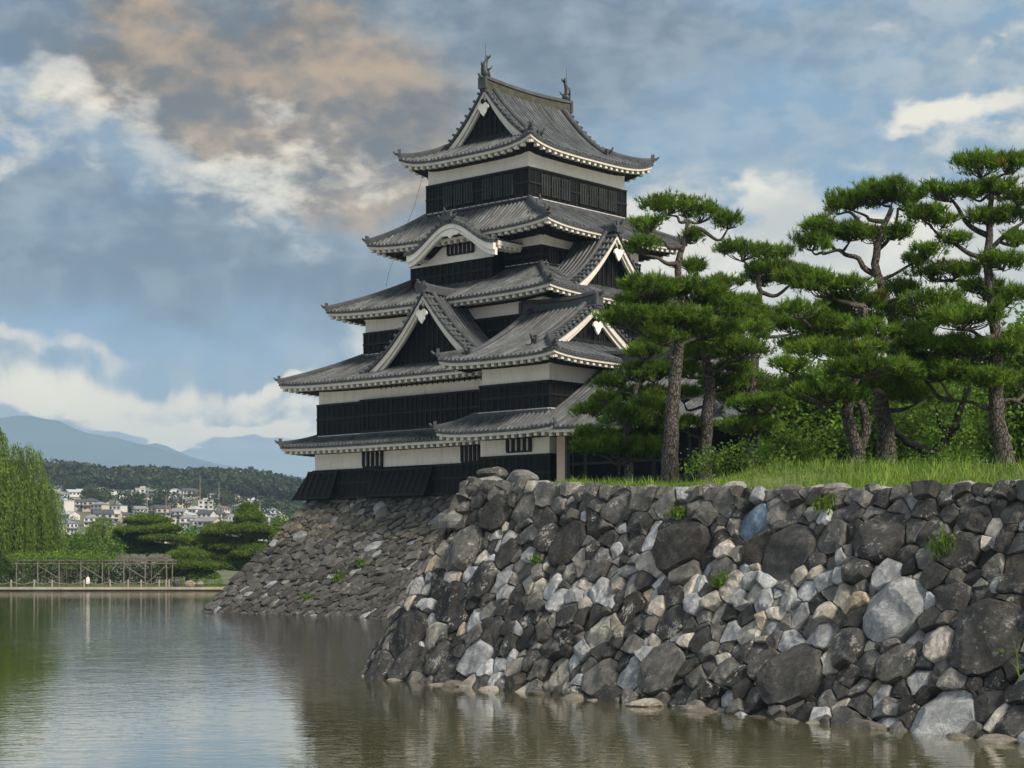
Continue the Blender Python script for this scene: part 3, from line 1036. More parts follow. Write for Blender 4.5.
# ================================================================== STONE WALLS
def power_cells(sites, wts, bounds, nb=26):
    """weighted Voronoi cells clipped to a rectangle"""
    x0, x1, y0, y1 = bounds
    out = []
    S = np.asarray(sites)
    Wt = np.asarray(wts)
    for i in range(len(S)):
        d2 = ((S - S[i]) ** 2).sum(1)
        idx = np.argsort(d2)[1:nb + 1]
        poly = [(x0, y0), (x1, y0), (x1, y1), (x0, y1)]
        for j in idx:
            nx, ny = S[j] - S[i]
            k = (S[j] @ S[j] - S[i] @ S[i] + Wt[i] - Wt[j]) / 2
            res = []
            for a in range(len(poly)):
                p, q = poly[a], poly[(a + 1) % len(poly)]
                dp, dq = p[0] * nx + p[1] * ny - k, q[0] * nx + q[1] * ny - k
                if dp <= 0:
                    res.append(p)
                if (dp < 0 < dq) or (dq < 0 < dp):
                    t = dp / (dp - dq)
                    res.append((p[0] + (q[0] - p[0]) * t, p[1] + (q[1] - p[1]) * t))
            poly = res
            if len(poly) < 3:
                break
        out.append(np.array(poly) if len(poly) >= 3 else None)
    return out


def pack(bounds, radii, rg, stretch=1.25, tries=60, over=0.86, fixed=()):
    """drop discs of the given radii, largest first; x is stretched so that stones lie flat"""
    x0, x1, y0, y1 = bounds
    P = np.array([(f[0] / stretch, f[1]) for f in fixed]).reshape(-1, 2)
    R = np.array([f[2] for f in fixed], float)
    for r in sorted(radii, reverse=True):
        for _ in range(tries):
            p = np.array([rg.uniform(x0, x1) / stretch, rg.uniform(y0, y1)])
            if len(P) == 0 or (np.hypot(*(P - p).T) > (R + r) * over).all():
                P = np.vstack([P, p])
                R = np.append(R, r)
                break
    return P, R


def stone(mb, poly, frame, rg, col, bulge, gap=0.025, smooth_it=1, rings=(1.0, 0.965, 0.89, 0.78, 0.64, 0.48, 0.3, 0.14), lich=0.3, depth=0.3, out=0.0, edge=0.26):
    """one rough stone in the cell poly; frame(p, k) lifts plane point p by k along the wall's normal"""
    c = poly.mean(0)
    P = poly
    # shrink by the joint
    rad = np.linalg.norm(P - c, axis=1).mean()
    P = c + (P - c) * max(0.5, 1 - gap / max(rad, 1e-3))
    for _ in range(smooth_it):
        Q = []
        for a in range(len(P)):
            p, q = P[a], P[(a + 1) % len(P)]
            Q += [p * 0.95 + q * 0.05, p * 0.05 + q * 0.95]
        P = np.array(Q)
    # outline: keep the corners, add points along the edges
    B = []
    for a in range(len(P)):
        p, q = P[a], P[(a + 1) % len(P)]
        ln = np.linalg.norm(q - p)
        if ln < 0.02 and len(B) > 3:
            continue
        m = int(np.clip(round(ln / 0.14), 1, 6))
        for t_ in range(m):
            w_ = 0.0 if t_ == 0 else rg.normal(0, 0.012)
            B.append(p + (q - p) * t_ / m + np.array([p[1] - q[1], q[0] - p[0]]) / max(ln, 1e-6) * w_)
    B = np.array(B)
    n = len(B)
    H = bulge * rad
    off = out
    # flat faces at random tilts, cut off towards the joints
    planes = [(rg.normal(0, 0.17, 2), H)]
    for q in rg.uniform(0, 2 * pi, rg.integers(2, 5)):
        planes.append((np.array([cos(q), sin(q)]) * rg.uniform(-0.9, -0.3), H + rad * rg.uniform(0.12, 0.5)))
    w1, w2 = rg.normal(0, 1, (3, 2)), rg.uniform(0, 6, 3)
    fr = np.array([5.0, 9.0, 15.0]) / max(rad, 0.2) * 0.35
    am = np.array([0.05, 0.022, 0.008]) * rad * 0.7

    def h(q, e):
        z = H * 1.2 * sqrt(max(0.0, 1 - (1 - min(1, e / edge)) ** 2))
        for nrm, k in planes:
            z = min(z, k + float((q - c) @ nrm))
        z = max(z, -0.02)
        return z + min(1, e / 0.15) * float((am * np.sin(w1 @ (q - c) * fr * 2 + w2)).sum())
    V = [frame(b, -depth) for b in B]
    for r in rings:
        for b in B:
            q = c + (b - c) * r
            V.append(frame(q, off + h(q, 1 - r)))
    V.append(frame(c, off + h(c, 1.0)))
    F = []
    m = len(rings) + 1
    for a in range(m - 1):
        for i in range(n):
            j = (i + 1) % n
            F.append((a * n + i, a * n + j, (a + 1) * n + j, (a + 1) * n + i))
    top = m * n
    T_ = [((m - 1) * n + i, (m - 1) * n + (i + 1) % n, top) for i in range(n)]
    mb.add(V, F + T_, col=(*col, lich))


def stonemat(name, speck=1.0):
    m, T, p = new_mat(name)
    tc = T.node('ShaderNodeTexCoord').outputs['Object']
    a = T.node('ShaderNodeVertexColor', layer_name='Col')
    n1 = T.noise(tc, 1.6, 7, 0.65, 0.4)
    n2 = T.noise(tc, 9.0, 7, 0.7)
    n3 = T.noise(tc, 38.0, 4, 0.7)
    c = T.mix(T.smooth(n1, 0.32, 0.68), T.mix(1.0, a.outputs[0], (0.62, 0.62, 0.60), 'MULTIPLY'), T.mix(1.0, a.outputs[0], (1.3, 1.28, 1.25), 'MULTIPLY'))
    c = T.mix(T.math('MULTIPLY', T.smooth(n2, 0.45, 0.66), 0.7), c, T.mix(1.0, c, (1.75, 1.72, 1.65), 'MULTIPLY'))
    # rain-dark streaks
    st = T.noise(T.scale(tc, (2.2, 2.2, 0.35)), 1.7, 5, 0.6)
    c = T.mix(T.math('MULTIPLY', T.smooth(st, 0.52, 0.7), 0.55), c, T.mix(1.0, c, (0.42, 0.42, 0.43), 'MULTIPLY'))
    # pale weathering in broad ragged patches
    wp_ = T.math('MULTIPLY', T.smooth(T.math('ADD', T.math('MULTIPLY', T.noise(tc, 2.1, 6, 0.7, 0.6), 0.7), T.math('MULTIPLY', n2, 0.3)), 0.53, 0.62), T.math('MULTIPLY', a.outputs[1], 0.8))
    c = T.mix(wp_, c, (0.20, 0.205, 0.20))
    # pale lichen flecks
    lm = T.math('MULTIPLY', T.smooth(T.math('ADD', T.math('MULTIPLY', T.noise(tc, 3.2, 3, 0.6), 0.8), T.math('MULTIPLY', T.noise(tc, 17.0, 5, 0.7), 0.75)), 0.86, 0.95), a.outputs[1])
    c = T.mix(T.math('MULTIPLY', lm, speck), c, (0.40, 0.41, 0.38))
    T.put(p.inputs['Base Color'], c)
    p.inputs['Roughness'].default_value = 0.85
    p.inputs['Specular IOR Level'].default_value = 0.3
    b = T.node('ShaderNodeBump')
    b.inputs['Strength'].default_value = 0.9
    b.inputs['Distance'].default_value = 0.09
    T.l.new(T.math('ADD', T.math('MULTIPLY', n2, 0.75), T.math('MULTIPLY', n3, 0.35)), b.inputs['Height'])
    T.l.new(b.outputs[0], p.inputs['Normal'])
    return m


M['stone'] = stonemat('wall_stone')
M['stone_far'] = stonemat('base_stone', 0.6)
M['joint'] = surf('dark_joint_earth', (0.025, 0.024, 0.02), 0.95, 0.5, 4.0, 0.4, 20)

# ---- near wall: line of the water's edge, corner at A ------------
A2 = np.array([-3.86, 43.8])
WD = np.array([0.5696, -0.8219])      # along the wall, to the right and nearer
ND = np.array([0.8219, 0.5696])       # into the bank
LEFT_LEN, RIGHT_LEN = 7.0, 30.0
BATTER = 2.84
LD = np.array([0.05, 0.99875])        # the wall's hidden end runs back along this
LN = np.array([0.99875, -0.05])


def top_z(k):
    return float(np.interp(k, [-20, 0, 2.5, 8, 13.4, 17.5, 30], [5.0, 4.85, 4.72, 4.38, 4.18, 4.12, 4.1]))


def wall_point(u, v, k=0.0):
    """u: metres along the foot (negative = round the corner), v: 0 at the water .. 1 at the top, k: outwards"""
    vv = v
    m = BATTER * (1.12 * vv - 0.12 * vv * vv)
    r = 0.5
    if u >= r:
        p, n = A2 + WD * u, ND
    elif u <= -r:
        p, n = A2 - LD * u, LN
    else:
        f = (u + r) / (2 * r)
        p0, p1 = A2 + LD * r, A2 + WD * r
        p = (1 - f) ** 2 * p0 + 2 * f * (1 - f) * A2 + f * f * p1
        n = LN * (1 - f) + ND * f
        n = n / np.linalg.norm(n) * (1 + 0.057 * sin(pi * f))
    zt = top_z(u if u > 0 else 0)
    nn = n / np.linalg.norm(n)
    q = p + n * m
    sl = np.array([-nn[0], -nn[1], 0.0]) * 0.91 + np.array([0, 0, 0.41])
    z = -0.25 + v * (zt + 0.25)
    return np.array([q[0], q[1], z]) + sl * k


wall = thing('moat_wall', 'rough dry-stone moat wall of mixed dark and pale boulders topped with grass', 'stone wall', (A2[0] + 5, A2[1] - 6, 0))
rg = np.random.default_rng(11)
HT = 5.0
bnd = (-LEFT_LEN, RIGHT_LEN, 0.0, HT)
rad = np.concatenate([rg.uniform(0.46, 0.60, 12), rg.uniform(0.26, 0.44, 150), rg.uniform(0.13, 0.27, 1150)])
FIXED = [(11.6, 4.25, 0.44, 'blue'), (16.3, 2.45, 0.66, 'l'), (18.4, 0.5, 0.62, 'l'), (9.9, 3.65, 0.66, 'd'), (13.0, 3.6, 0.62, 'd'), (15.2, 3.9, 0.6, 'd'), (1.3, 1.25, 0.62, 'd'),
         (0.8, 0.35, 0.55, 'd'), (4.6, 0.9, 0.5, 'l'), (5.9, 3.6, 0.58, 'd'), (2.0, 3.3, 0.6, 'm'), (3.4, 2.6, 0.5, 'd'), (14.6, 1.1, 0.66, 'd'), (11.0, 1.0, 0.55, 'm'), (18.6, 2.0, 0.7, 'd')]
P_, R_ = pack(bnd, rad, rg, 1.1, 50, 0.58, FIXED)
st_ = np.array([1.1, 1.0])
cells = power_cells(P_, R_ ** 2 * 1.0, (bnd[0] / 1.1, bnd[1] / 1.1, 0, HT))
mb = MB()
for si, (poly, r, site) in enumerate(zip(cells, R_, P_)):
    if poly is None:
        continue
    poly = poly * st_
    # split against the coping line happens through the height limit HT
    ctr = poly.mean(0)
    ar = r
    t = rg.random()
    hfrac = ctr[1] / HT
    band = 0.45 if 0.45 < hfrac < 0.68 and ctr[0] < 16 else 0.0
    if ar > 0.44:
        cls = 'd' if t < 0.86 else ('m' if t < 0.97 else 'l')
    elif ar > 0.27:
        cls = 'd' if t < 0.58 - band * 0.4 else ('m' if t < 0.84 - band * 0.4 else 'l')
    else:
        cls = 'd' if t < 0.50 - band else ('m' if t < 0.78 - band else 'l')
    if hfrac > 0.86:
        cls = 'm' if t < 0.7 else ('d' if t < 0.85 else 'l')
    fx_ = FIXED[si][3] if si < len(FIXED) else None
    if fx_ in ('d', 'm', 'l'):
        cls = fx_
    if cls == 'd':
        g_ = rg.uniform(0.028, 0.062)
        col = np.array([0.96, 0.99, 1.0]) * g_
        li = rg.uniform(0.35, 1.0) if rg.random() < 0.65 else 0.12
    elif cls == 'm':
        g_ = rg.uniform(0.075, 0.15)
        col = np.array([0.98, 1.0, 0.98]) * g_
        li = rg.uniform(0.1, 0.8)
    else:
        g_ = rg.uniform(0.24, 0.42)
        w_ = rg.random()
        col = np.array([0.93, 1.0, 1.08]) * g_ if w_ < 0.6 else np.array([1.02, 0.98, 0.90]) * g_
        li = 0.2
    if rg.random() < 0.06:
        col = col * np.array([1.1, 1.0, 0.86])
    if fx_ == 'blue':
        col, li = np.array([0.15, 0.22, 0.31]), 0.15
    stone(mb, poly, lambda p, k: wall_point(p[0], p[1] / HT, k), rg, tuple(col), rg.uniform(0.18, 0.34), gap=0.008, lich=li, out=rg.normal(0.0, 0.05), edge=0.10)
mb.build('stonework', M['stone'], wall)
bk = MB()
us = np.concatenate([np.linspace(-LEFT_LEN, -1, 8), np.linspace(-0.9, 0.9, 9), np.linspace(1.2, RIGHT_LEN, 30)])
bk.grid(np.stack([[wall_point(u, v, -0.13) for v in np.linspace(-0.3, 0.985, 12)] for u in us]))
bk.build('backing', M['joint'], wall)


def blob_rock(mb, c, r, rg, col, lich=0.3, flat=0.6, n=9, yaw=0.0, rough=0.16):
    """rounded angular rock: a sphere cut by random planes"""
    th = np.linspace(0, pi, n)
    ph = np.linspace(0, 2 * pi, 2 * n, endpoint=False)
    D = np.array([[(sin(a) * cos(b), sin(a) * sin(b), cos(a)) for b in ph] for a in th])
    R = np.ones(D.shape[:2])
    for _ in range(11):
        q = rg.normal(size=3)
        q /= np.linalg.norm(q)
        k = rg.uniform(0.62, 0.92)
        dt = D @ q
        R = np.where(dt > 0, np.minimum(R, k / np.maximum(dt, 1e-3)), R)
    R = R + rg.normal(0, 0.012, R.shape)
    R[0] = R[0].mean()
    R[-1] = R[-1].mean()
    V = D * R[..., None] * np.array(r)
    cy, sy = cos(yaw), sin(yaw)
    V = np.stack([V[..., 0] * cy - V[..., 1] * sy, V[..., 0] * sy + V[..., 1] * cy, V[..., 2]], -1) + np.array(c)
    V = np.concatenate([V, V[:, :1]], 1)
    mb.grid(V[:, ::-1], col=(*col, lich))


fs = MB()
wyaw = atan2(WD[1], WD[0])
u = -0.5
while u < 27:
    L = rg.uniform(0.25, 0.9)
    if rg.random() < 0.68:
        u += L
        continue
    c = wall_point(u + L / 2, 0.045, 0.16)
    c[2] = rg.uniform(-0.09, 0.04)
    g_ = rg.uniform(0.06, 0.27)
    blob_rock(fs, c, (L * 0.62, rg.uniform(0.18, 0.42), rg.uniform(0.10, 0.20)), rg, tuple(np.array([1.04, 1.0, 0.9]) * g_), 0.1, yaw=wyaw + rg.normal(0, 0.3), n=9)
    u += L * rg.uniform(0.9, 1.5)
for u in np.arange(0.4, 27, 0.62):
    c = wall_point(u + rg.normal(0, 0.1), 0.985, -0.26)
    L = rg.uniform(0.26, 0.46)
    g_ = rg.choice([0.10, 0.13, 0.17, 0.25])
    blob_rock(fs, c + np.array([0, 0, rg.normal(0.0, 0.05)]), (L, 0.34, rg.uniform(0.16, 0.26)), rg, tuple(np.array([1.0, 0.99, 0.95]) * g_), 0.4, yaw=wyaw + rg.normal(0, 0.15), n=8)
# the two blocks piled on the corner
blob_rock(fs, wall_point(0.9, 1.02, -0.5), (0.62, 0.45, 0.24), rg, (0.22, 0.23, 0.235), 0.5, yaw=wyaw)
blob_rock(fs, wall_point(0.75, 1.08, -0.55), (0.50, 0.40, 0.20), rg, (0.07, 0.07, 0.068), 0.6, yaw=wyaw)
blob_rock(fs, wall_point(2.1, 1.06, -0.6), (0.58, 0.42, 0.25), rg, (0.19, 0.195, 0.2), 0.5, yaw=wyaw + 0.1)
blob_rock(fs, wall_point(0.1, 0.80, -0.1), (0.55, 0.5, 0.42), rg, (0.15, 0.16, 0.165), 0.5, yaw=wyaw)
fs.build('coping_and_footing', M['stone'], wall)

# ---- castle's own stone base ------------------------------------
sb = thing('stone_rampart', 'sloping fieldstone base under the black castle keep rising from the moat', 'stone base', (-8, 103, 0))
cR, sR = cos(ROT), sin(ROT)


def W2(s, t):
    return np.array([PX + cR * s - sR * t, PY + sR * s + cR * t])


top_line = [W2(9.5, 9.45), W2(-9.45, 9.25), W2(-9.5, -6.6), W2(-11.4, -11.6), W2(-5.0, -14.5)]
bot_line = [W2(15, 17), np.array([-18.2, 103.6]), np.array([-8.7, 93.8]), np.array([-5.9, 87.0]), np.array([4.0, 82.0])]
# arc length parameter shared by both lines
seg = [np.linalg.norm(bot_line[i + 1] - bot_line[i]) for i in range(4)]
cum_ = np.concatenate([[0], np.cumsum(seg)])


def base_point(u, v, k=0.0):
    i = int(np.clip(np.searchsorted(cum_, u) - 1, 0, 3))
    f = (u - cum_[i]) / seg[i]
    b = bot_line[i] * (1 - f) + bot_line[i + 1] * f
    t = top_line[i] * (1 - f) + top_line[i + 1] * f
    w = 1 - (1 - v) ** 1.28           # concave sweep: steeper towards the top
    w = v * 0.75 + w * 0.25
    q = b * (1 - w) + t * w
    dirn = bot_line[i + 1] - bot_line[i]
    nn = np.array([-dirn[1], dirn[0]]) / np.linalg.norm(dirn)
    if nn @ (t - b) > 0:
        nn = -nn
    z = -0.3 + v * (BASE_Z + 0.22 + 0.3)
    return np.array([q[0], q[1], z]) + np.array([nn[0] * 0.85, nn[1] * 0.85, 0.53]) * k


rg = np.random.default_rng(5)
HB = 8.2
lenU = cum_[-1]
bnd = (0, lenU, 0.0, HB)
rad = np.concatenate([rg.uniform(0.34, 0.46, 40), rg.uniform(0.26, 0.42, 520), rg.uniform(0.16, 0.26, 1500)])
P_, R_ = pack((8, cum_[3] + 6, 0, HB), rad, rg, 1.02, 26, 0.66)
cells = power_cells(P_, R_ ** 2, (8 / 1.02, (cum_[3] + 6) / 1.02, 0, HB), 22)
mb = MB()
for poly, r in zip(cells, R_):
    if poly is None:
        continue
    poly = poly * np.array([1.02, 1.0])
    ctr = poly.mean(0)
    f = ctr[1] / HB
    t = rg.random()
    if f > 0.62:
        g_ = rg.uniform(0.05, 0.12)
        col = np.array([1.0, 1.0, 0.88]) * g_
        if f < 0.78 and t < 0.25:
            col = np.array([0.165, 0.15, 0.11]) * rg.uniform(0.7, 1.1)
        elif t > 0.92:
            col = np.array([0.92, 1.0, 1.08]) * 0.2
    else:
        g_ = rg.uniform(0.032, 0.085) if t < 0.88 else rg.uniform(0.13, 0.22)
        col = np.array([0.98, 1.0, 0.98]) * g_
        if t > 0.97:
            col = np.array([0.9, 1.0, 1.12]) * 0.25
    stone(mb, poly, lambda p, k: base_point(p[0], min(p[1] / HB, 1.0), k), rg, tuple(col), rg.uniform(0.26, 0.46), gap=0.02, edge=0.14, out=rg.normal(0, 0.03), rings=(1.0, 0.92, 0.76, 0.5, 0.25), lich=rg.uniform(0, 0.7))
mb.build('stonework', M['stone_far'], sb)
bk = MB()
bk.grid(np.stack([[base_point(u, v, -0.14) for v in np.linspace(0, 0.99, 10)] for u in np.linspace(0.01, lenU - 0.01, 60)]))
bk.build('backing', M['joint'], sb)
# level top under the buildings
bt = MB()
bt.add([(*W2(9.5, 9.3), 6.5), (*W2(-9.3, 9.1), 6.5), (*W2(-9.3, -18), 6.5), (*W2(9.5, -18), 6.5)], [(0, 1, 2, 3)])
bt.build('top', M['joint'], sb)
# ================================================================== GROUND AND WATER
CORNER = np.array([-0.75, 44.45])


def bank_z(x, y):
    """height of the grassy bank behind the near wall"""
    d = (x - CORNER[0]) * ND[0] + (y - CORNER[1]) * ND[1]
    k = (x - CORNER[0]) * WD[0] + (y - CORNER[1]) * WD[1]
    k = np.asarray(k, float)
    d = np.maximum(d, 0)
    zt = np.interp(k, [-20, 0, 2.5, 8, 13.4, 17.5, 30], [4.9, 4.82, 4.66, 4.32, 4.12, 4.06, 4.04])
    f = np.clip(d / 7.0, 0, 1)
    f = f * f * (3 - 2 * f) * np.clip((k + 0.60 * d - 2.5) / 5.0, 0.0, 1)
    crest = np.minimum(EYE + 0.0530 * y, 6.1)
    bump = 0.06 * np.sin(x * 0.9 + 1.3) * np.cos(y * 0.7) * np.clip(d / 3, 0, 1)
    return zt - 0.12 + (np.maximum(crest, zt) - zt + 0.12) * f + bump


M['grass_ground'] = surf('turf_soil', (0.085, 0.115, 0.03), 0.95, 0.45, 2.0, 0.5, 12)
M['dry_ground'] = surf('plain_ground', (0.10, 0.11, 0.06), 0.95, 0.4, 0.05)
M['path'] = surf('pale_gravel_path', (0.27, 0.245, 0.205), 0.95, 0.3, 1.0)
gm = MB()
ks = np.concatenate([np.linspace(-0.4, 24, 60), np.linspace(26, 70, 10)])
es = np.concatenate([np.linspace(-0.1, 30, 56), np.linspace(34, 190, 18)])
G = np.zeros((len(ks), len(es), 3))
for i, k in enumerate(ks):
    for j, e in enumerate(es):
        q = CORNER + WD * k + LD * e
        G[i, j] = (*q, bank_z(q[0], q[1]))
gm.grid(G)
tag(gm.build('bank_ground', M['grass_ground'], smooth=True), kind='structure')

# far plain: one sheet to the horizon, its front edge is the far bank of the moat; hill behind it
def hill_z(x, y):
    f = np.clip((y - 300) / 800.0, 0, 1)
    h = 53.0 * f ** 1.08
    ridge = np.interp(x, [-420, -330, -290, -265, -238, -215, -190, -168, -150, -130, -100, 0, 200], [-4, -1, 2.5, 0, -3, -1, -4, -2, -5.5, -9, -14, -28, -50])
    back = np.clip((y - 1120) / 500, 0, 1)
    return 0.38 + np.maximum((h + ridge * f) * (1 - back), 0)


pm = MB()
xs = np.concatenate([np.concatenate([[-6500, -4500], np.linspace(-2600, -520, 8)]), np.linspace(-500, 300, 41), np.concatenate([np.linspace(400, 2600, 8), [4500, 6500]])])
ys = np.concatenate([[187.0, 200, 240, 300], np.linspace(330, 1650, 45), [1900, 2600, 4000, 6000, 11300]])
Xg, Yg = np.meshgrid(xs, ys)
pm.grid(np.stack([Xg, Yg, hill_z(Xg, Yg)], -1))
pm.add([(-6500, 187, 0.38), (6500, 187, 0.38), (6500, 186.6, -0.6), (-6500, 186.6, -0.6)], [(0, 1, 2, 3)])
tag(pm.build('ground', M['dry_ground'], smooth=True), kind='structure')
pp = MB()
pp.add([(-60, 186.9, 0.386), (0, 186.9, 0.386), (0, 189.2, 0.386), (-60, 189.2, 0.386)], [(0, 1, 2, 3)])
pp.box(-60, 0, 186.55, 186.89, 0.16, 0.396)
tag(pp.build('path', M['path']), kind='structure')
lw = MB()
lw.add([(-60, 189.3, 0.386), (0, 189.3, 0.386), (0, 230, 0.386), (-60, 230, 0.386)], [(0, 1, 2, 3)])
tag(lw.build('lawn', M['grass_ground']), kind='structure')


def water_mat():
    m, T, p = new_mat('moat_water')
    tc = T.node('ShaderNodeTexCoord').outputs['Object']
    n = T.noise(tc, 0.12, 3, 0.5)
    c = T.mix(T.smooth(n, 0.3, 0.7), (0.15, 0.15, 0.058), (0.19, 0.188, 0.078))
    T.n.remove(p)
    dif = T.node('ShaderNodeBsdfDiffuse')
    T.l.new(c, dif.inputs[0])
    glo = T.node('ShaderNodeBsdfGlossy')
    glo.inputs['Roughness'].default_value = 0.03
    fre = T.node('ShaderNodeFresnel')
    fre.inputs['IOR'].default_value = 1.34
    mx = T.node('ShaderNodeMixShader')
    T.l.new(T.math('ADD', T.math('MULTIPLY', fre.outputs[0], 0.68), 0.47, clamp=True), mx.inputs[0])
    T.l.new(dif.outputs[0], mx.inputs[1])
    T.l.new(glo.outputs[0], mx.inputs[2])
    T.l.new(mx.outputs[0], T.n['Material Output'].inputs[0])
    calm = T.smooth(T.noise(T.scale(tc, (1.0, 0.45, 1.0)), 0.07, 3, 0.5), 0.36, 0.62)
    w1 = T.noise(T.scale(tc, (1.0, 1.35, 1.0)), 2.3, 3, 0.55, 0.3)
    w2 = T.noise(tc, 0.55, 2, 0.5)
    sx_ = T.node('ShaderNodeSeparateXYZ')
    T.l.new(tc, sx_.inputs[0])
    wind = T.math('MULTIPLY', T.smooth(sx_.outputs[1], 30.0, 62.0), T.smooth(sx_.outputs[0], 1.0, -6.0))     # a breeze ruffles the open water
    h = T.math('ADD', T.math('MULTIPLY', w1, T.math('ADD', T.math('ADD', 0.25, T.math('MULTIPLY', calm, 0.8)), T.math('MULTIPLY', wind, 0.5))), T.math('MULTIPLY', w2, 0.7))
    b = T.node('ShaderNodeBump')
    b.inputs['Strength'].default_value = 0.17
    b.inputs['Distance'].default_value = 0.06
    T.l.new(h, b.inputs['Height'])
    T.l.new(b.outputs[0], glo.inputs['Normal'])
    return m


M['water'] = water_mat()
wm = MB()
wm.add([(-600, -60, 0), (600, -60, 0), (600, 186.8, 0), (-600, 186.8, 0)], [(0, 1, 2, 3)])
tag(wm.build('water', M['water']), kind='structure')

# ---- mountains ---------------------------------------------------
M['mountain'] = surf('forested_mountain', (0.045, 0.075, 0.085), 0.95, 0.3, 0.004)


def mountains(Y0, depth, prof_px, seed):
    rg = np.random.default_rng(seed)
    px = np.array([p[0] for p in prof_px], float)
    py = np.array([p[1] for p in prof_px], float)
    gx = np.linspace(px[0], px[-1], 150)
    zz = EYE + (HZ - np.interp(gx, px, py)) / FPX * Y0
    zz += np.convolve(rg.normal(0, 1.0, 150), np.ones(3) / 3, 'same') * Y0 / 3000 * 0.9
    x = (gx - 512) / FPX * Y0
    fy = np.linspace(-1, 1, 25)
    m = MB()
    P = []
    for f in fy:
        k = max(0, 1 - abs(f)) ** 0.9
        rough = 1 + (0.10 * np.sin(gx * 0.21 + f * 6) + 0.08 * np.sin(gx * 0.09 - f * 9)) * (1 - k) * 2
        P.append(np.stack([x, np.full_like(x, Y0 + f * depth), np.maximum(zz * k * rough * (k < 0.999) + zz * (k >= 0.999), -0.2)], 1))
    m.grid(np.stack(P))
    return tag(m.build('mountains', M['mountain'], smooth=True), kind='structure')


mountains(8300, 1200, [(-900, 470), (-500, 430), (-250, 424), (-60, 421), (0, 418), (12, 415), (32, 416), (45, 419), (58, 420), (70, 426), (82, 432), (110, 437), (150, 446), (170, 452), (190, 458), (205, 463), (240, 473), (300, 486), (500, 500), (1200, 520)], 3)
mountains(9900, 900, [(-300, 450), (60, 452), (110, 436), (125, 440), (140, 446), (152, 443), (162, 444), (175, 450), (190, 456), (215, 463), (260, 472), (330, 480), (600, 470), (900, 480), (1400, 500)], 4)

# ---- haze --------------------------------------------------------
hz = MB()
hz.box(-8500, 8500, -120, 11500, -1.6, 740)
hm = bpy.data.materials.new('valley_haze')
hm.use_nodes = True
T = NT(hm.node_tree)
T.n.clear()
o_ = T.node('ShaderNodeOutputMaterial')
vol = T.node('ShaderNodeVolumePrincipled')
vol.inputs['Color'].default_value = (0.50, 0.74, 1.0, 1)
vol.inputs['Density'].default_value = 0.00014
T.l.new(vol.outputs[0], o_.inputs['Volume'])
tag(hz.build('haze', hm), kind='stuff')

# ================================================================== VEGETATION
M['bark'] = surf('pine_bark', (0.062, 0.054, 0.047), 0.9, 0.55, 4.0, 1.0, 7, streak=((0.15, 0.14, 0.13), 0.5))
m_, T_b, p_b = new_mat('plated_bark')
tcb = T_b.node('ShaderNodeTexCoord').outputs['Object']
vo = T_b.node('ShaderNodeTexVoronoi', feature='DISTANCE_TO_EDGE')
T_b.l.new(T_b.scale(tcb, (1.0, 1.0, 0.38)), vo.inputs['Vector'])
vo.inputs['Scale'].default_value = 15.0
crk = T_b.smooth(T_b.math('ADD', vo.outputs['Distance'], T_b.math('MULTIPLY', T_b.noise(tcb, 12.0, 4, 0.6), 0.12)), 0.05, 0.19)
bn = T_b.noise(tcb, 5.0, 6, 0.65)
bc_ = T_b.mix(crk, (0.034, 0.030, 0.027), T_b.mix(T_b.smooth(bn, 0.3, 0.7), (0.062, 0.056, 0.050), (0.15, 0.14, 0.128)))
T_b.put(p_b.inputs['Base Color'], bc_)
p_b.inputs['Roughness'].default_value = 0.92
p_b.inputs['Specular IOR Level'].default_value = 0.15
bb = T_b.node('ShaderNodeBump')
bb.inputs['Strength'].default_value = 0.9
bb.inputs['Distance'].default_value = 0.06
T_b.l.new(T_b.math('ADD', crk, T_b.math('MULTIPLY', bn, 0.5)), bb.inputs['Height'])
T_b.l.new(bb.outputs[0], p_b.inputs['Normal'])
M['plated'] = m_
M['needle'] = leafmat('pine_needles', (0.110, 0.205, 0.020), 0.4, 0.34)
M['leaf'] = leafmat('broad_leaves', (0.100, 0.190, 0.024), 0.4, 0.4)
M['willow'] = leafmat('willow_leaves', (0.14, 0.235, 0.034), 0.35, 0.4)
M['blade'] = leafmat('grass_blades', (0.135, 0.235, 0.040), 0.35, 0.4)
M['far_leaf'] = leafmat('distant_foliage', (0.045, 0.065, 0.03), 0.45, 0.2)


def smooth_path(pts, n=14):
    """Catmull-Rom through the points"""
    P = np.asarray(pts, float)
    Q = np.vstack([2 * P[0] - P[1], P, 2 * P[-1] - P[-2]])
    out = []
    m = len(P) - 1
    for t in np.linspace(0, m, n):
        i = min(int(t), m - 1)
        f = t - i
        a, b, c, d = Q[i], Q[i + 1], Q[i + 2], Q[i + 3]
        out.append(0.5 * (2 * b + (c - a) * f + (2 * a - 5 * b + 4 * c - d) * f * f + (3 * b - a - 3 * c + d) * f ** 3))
    return np.array(out)


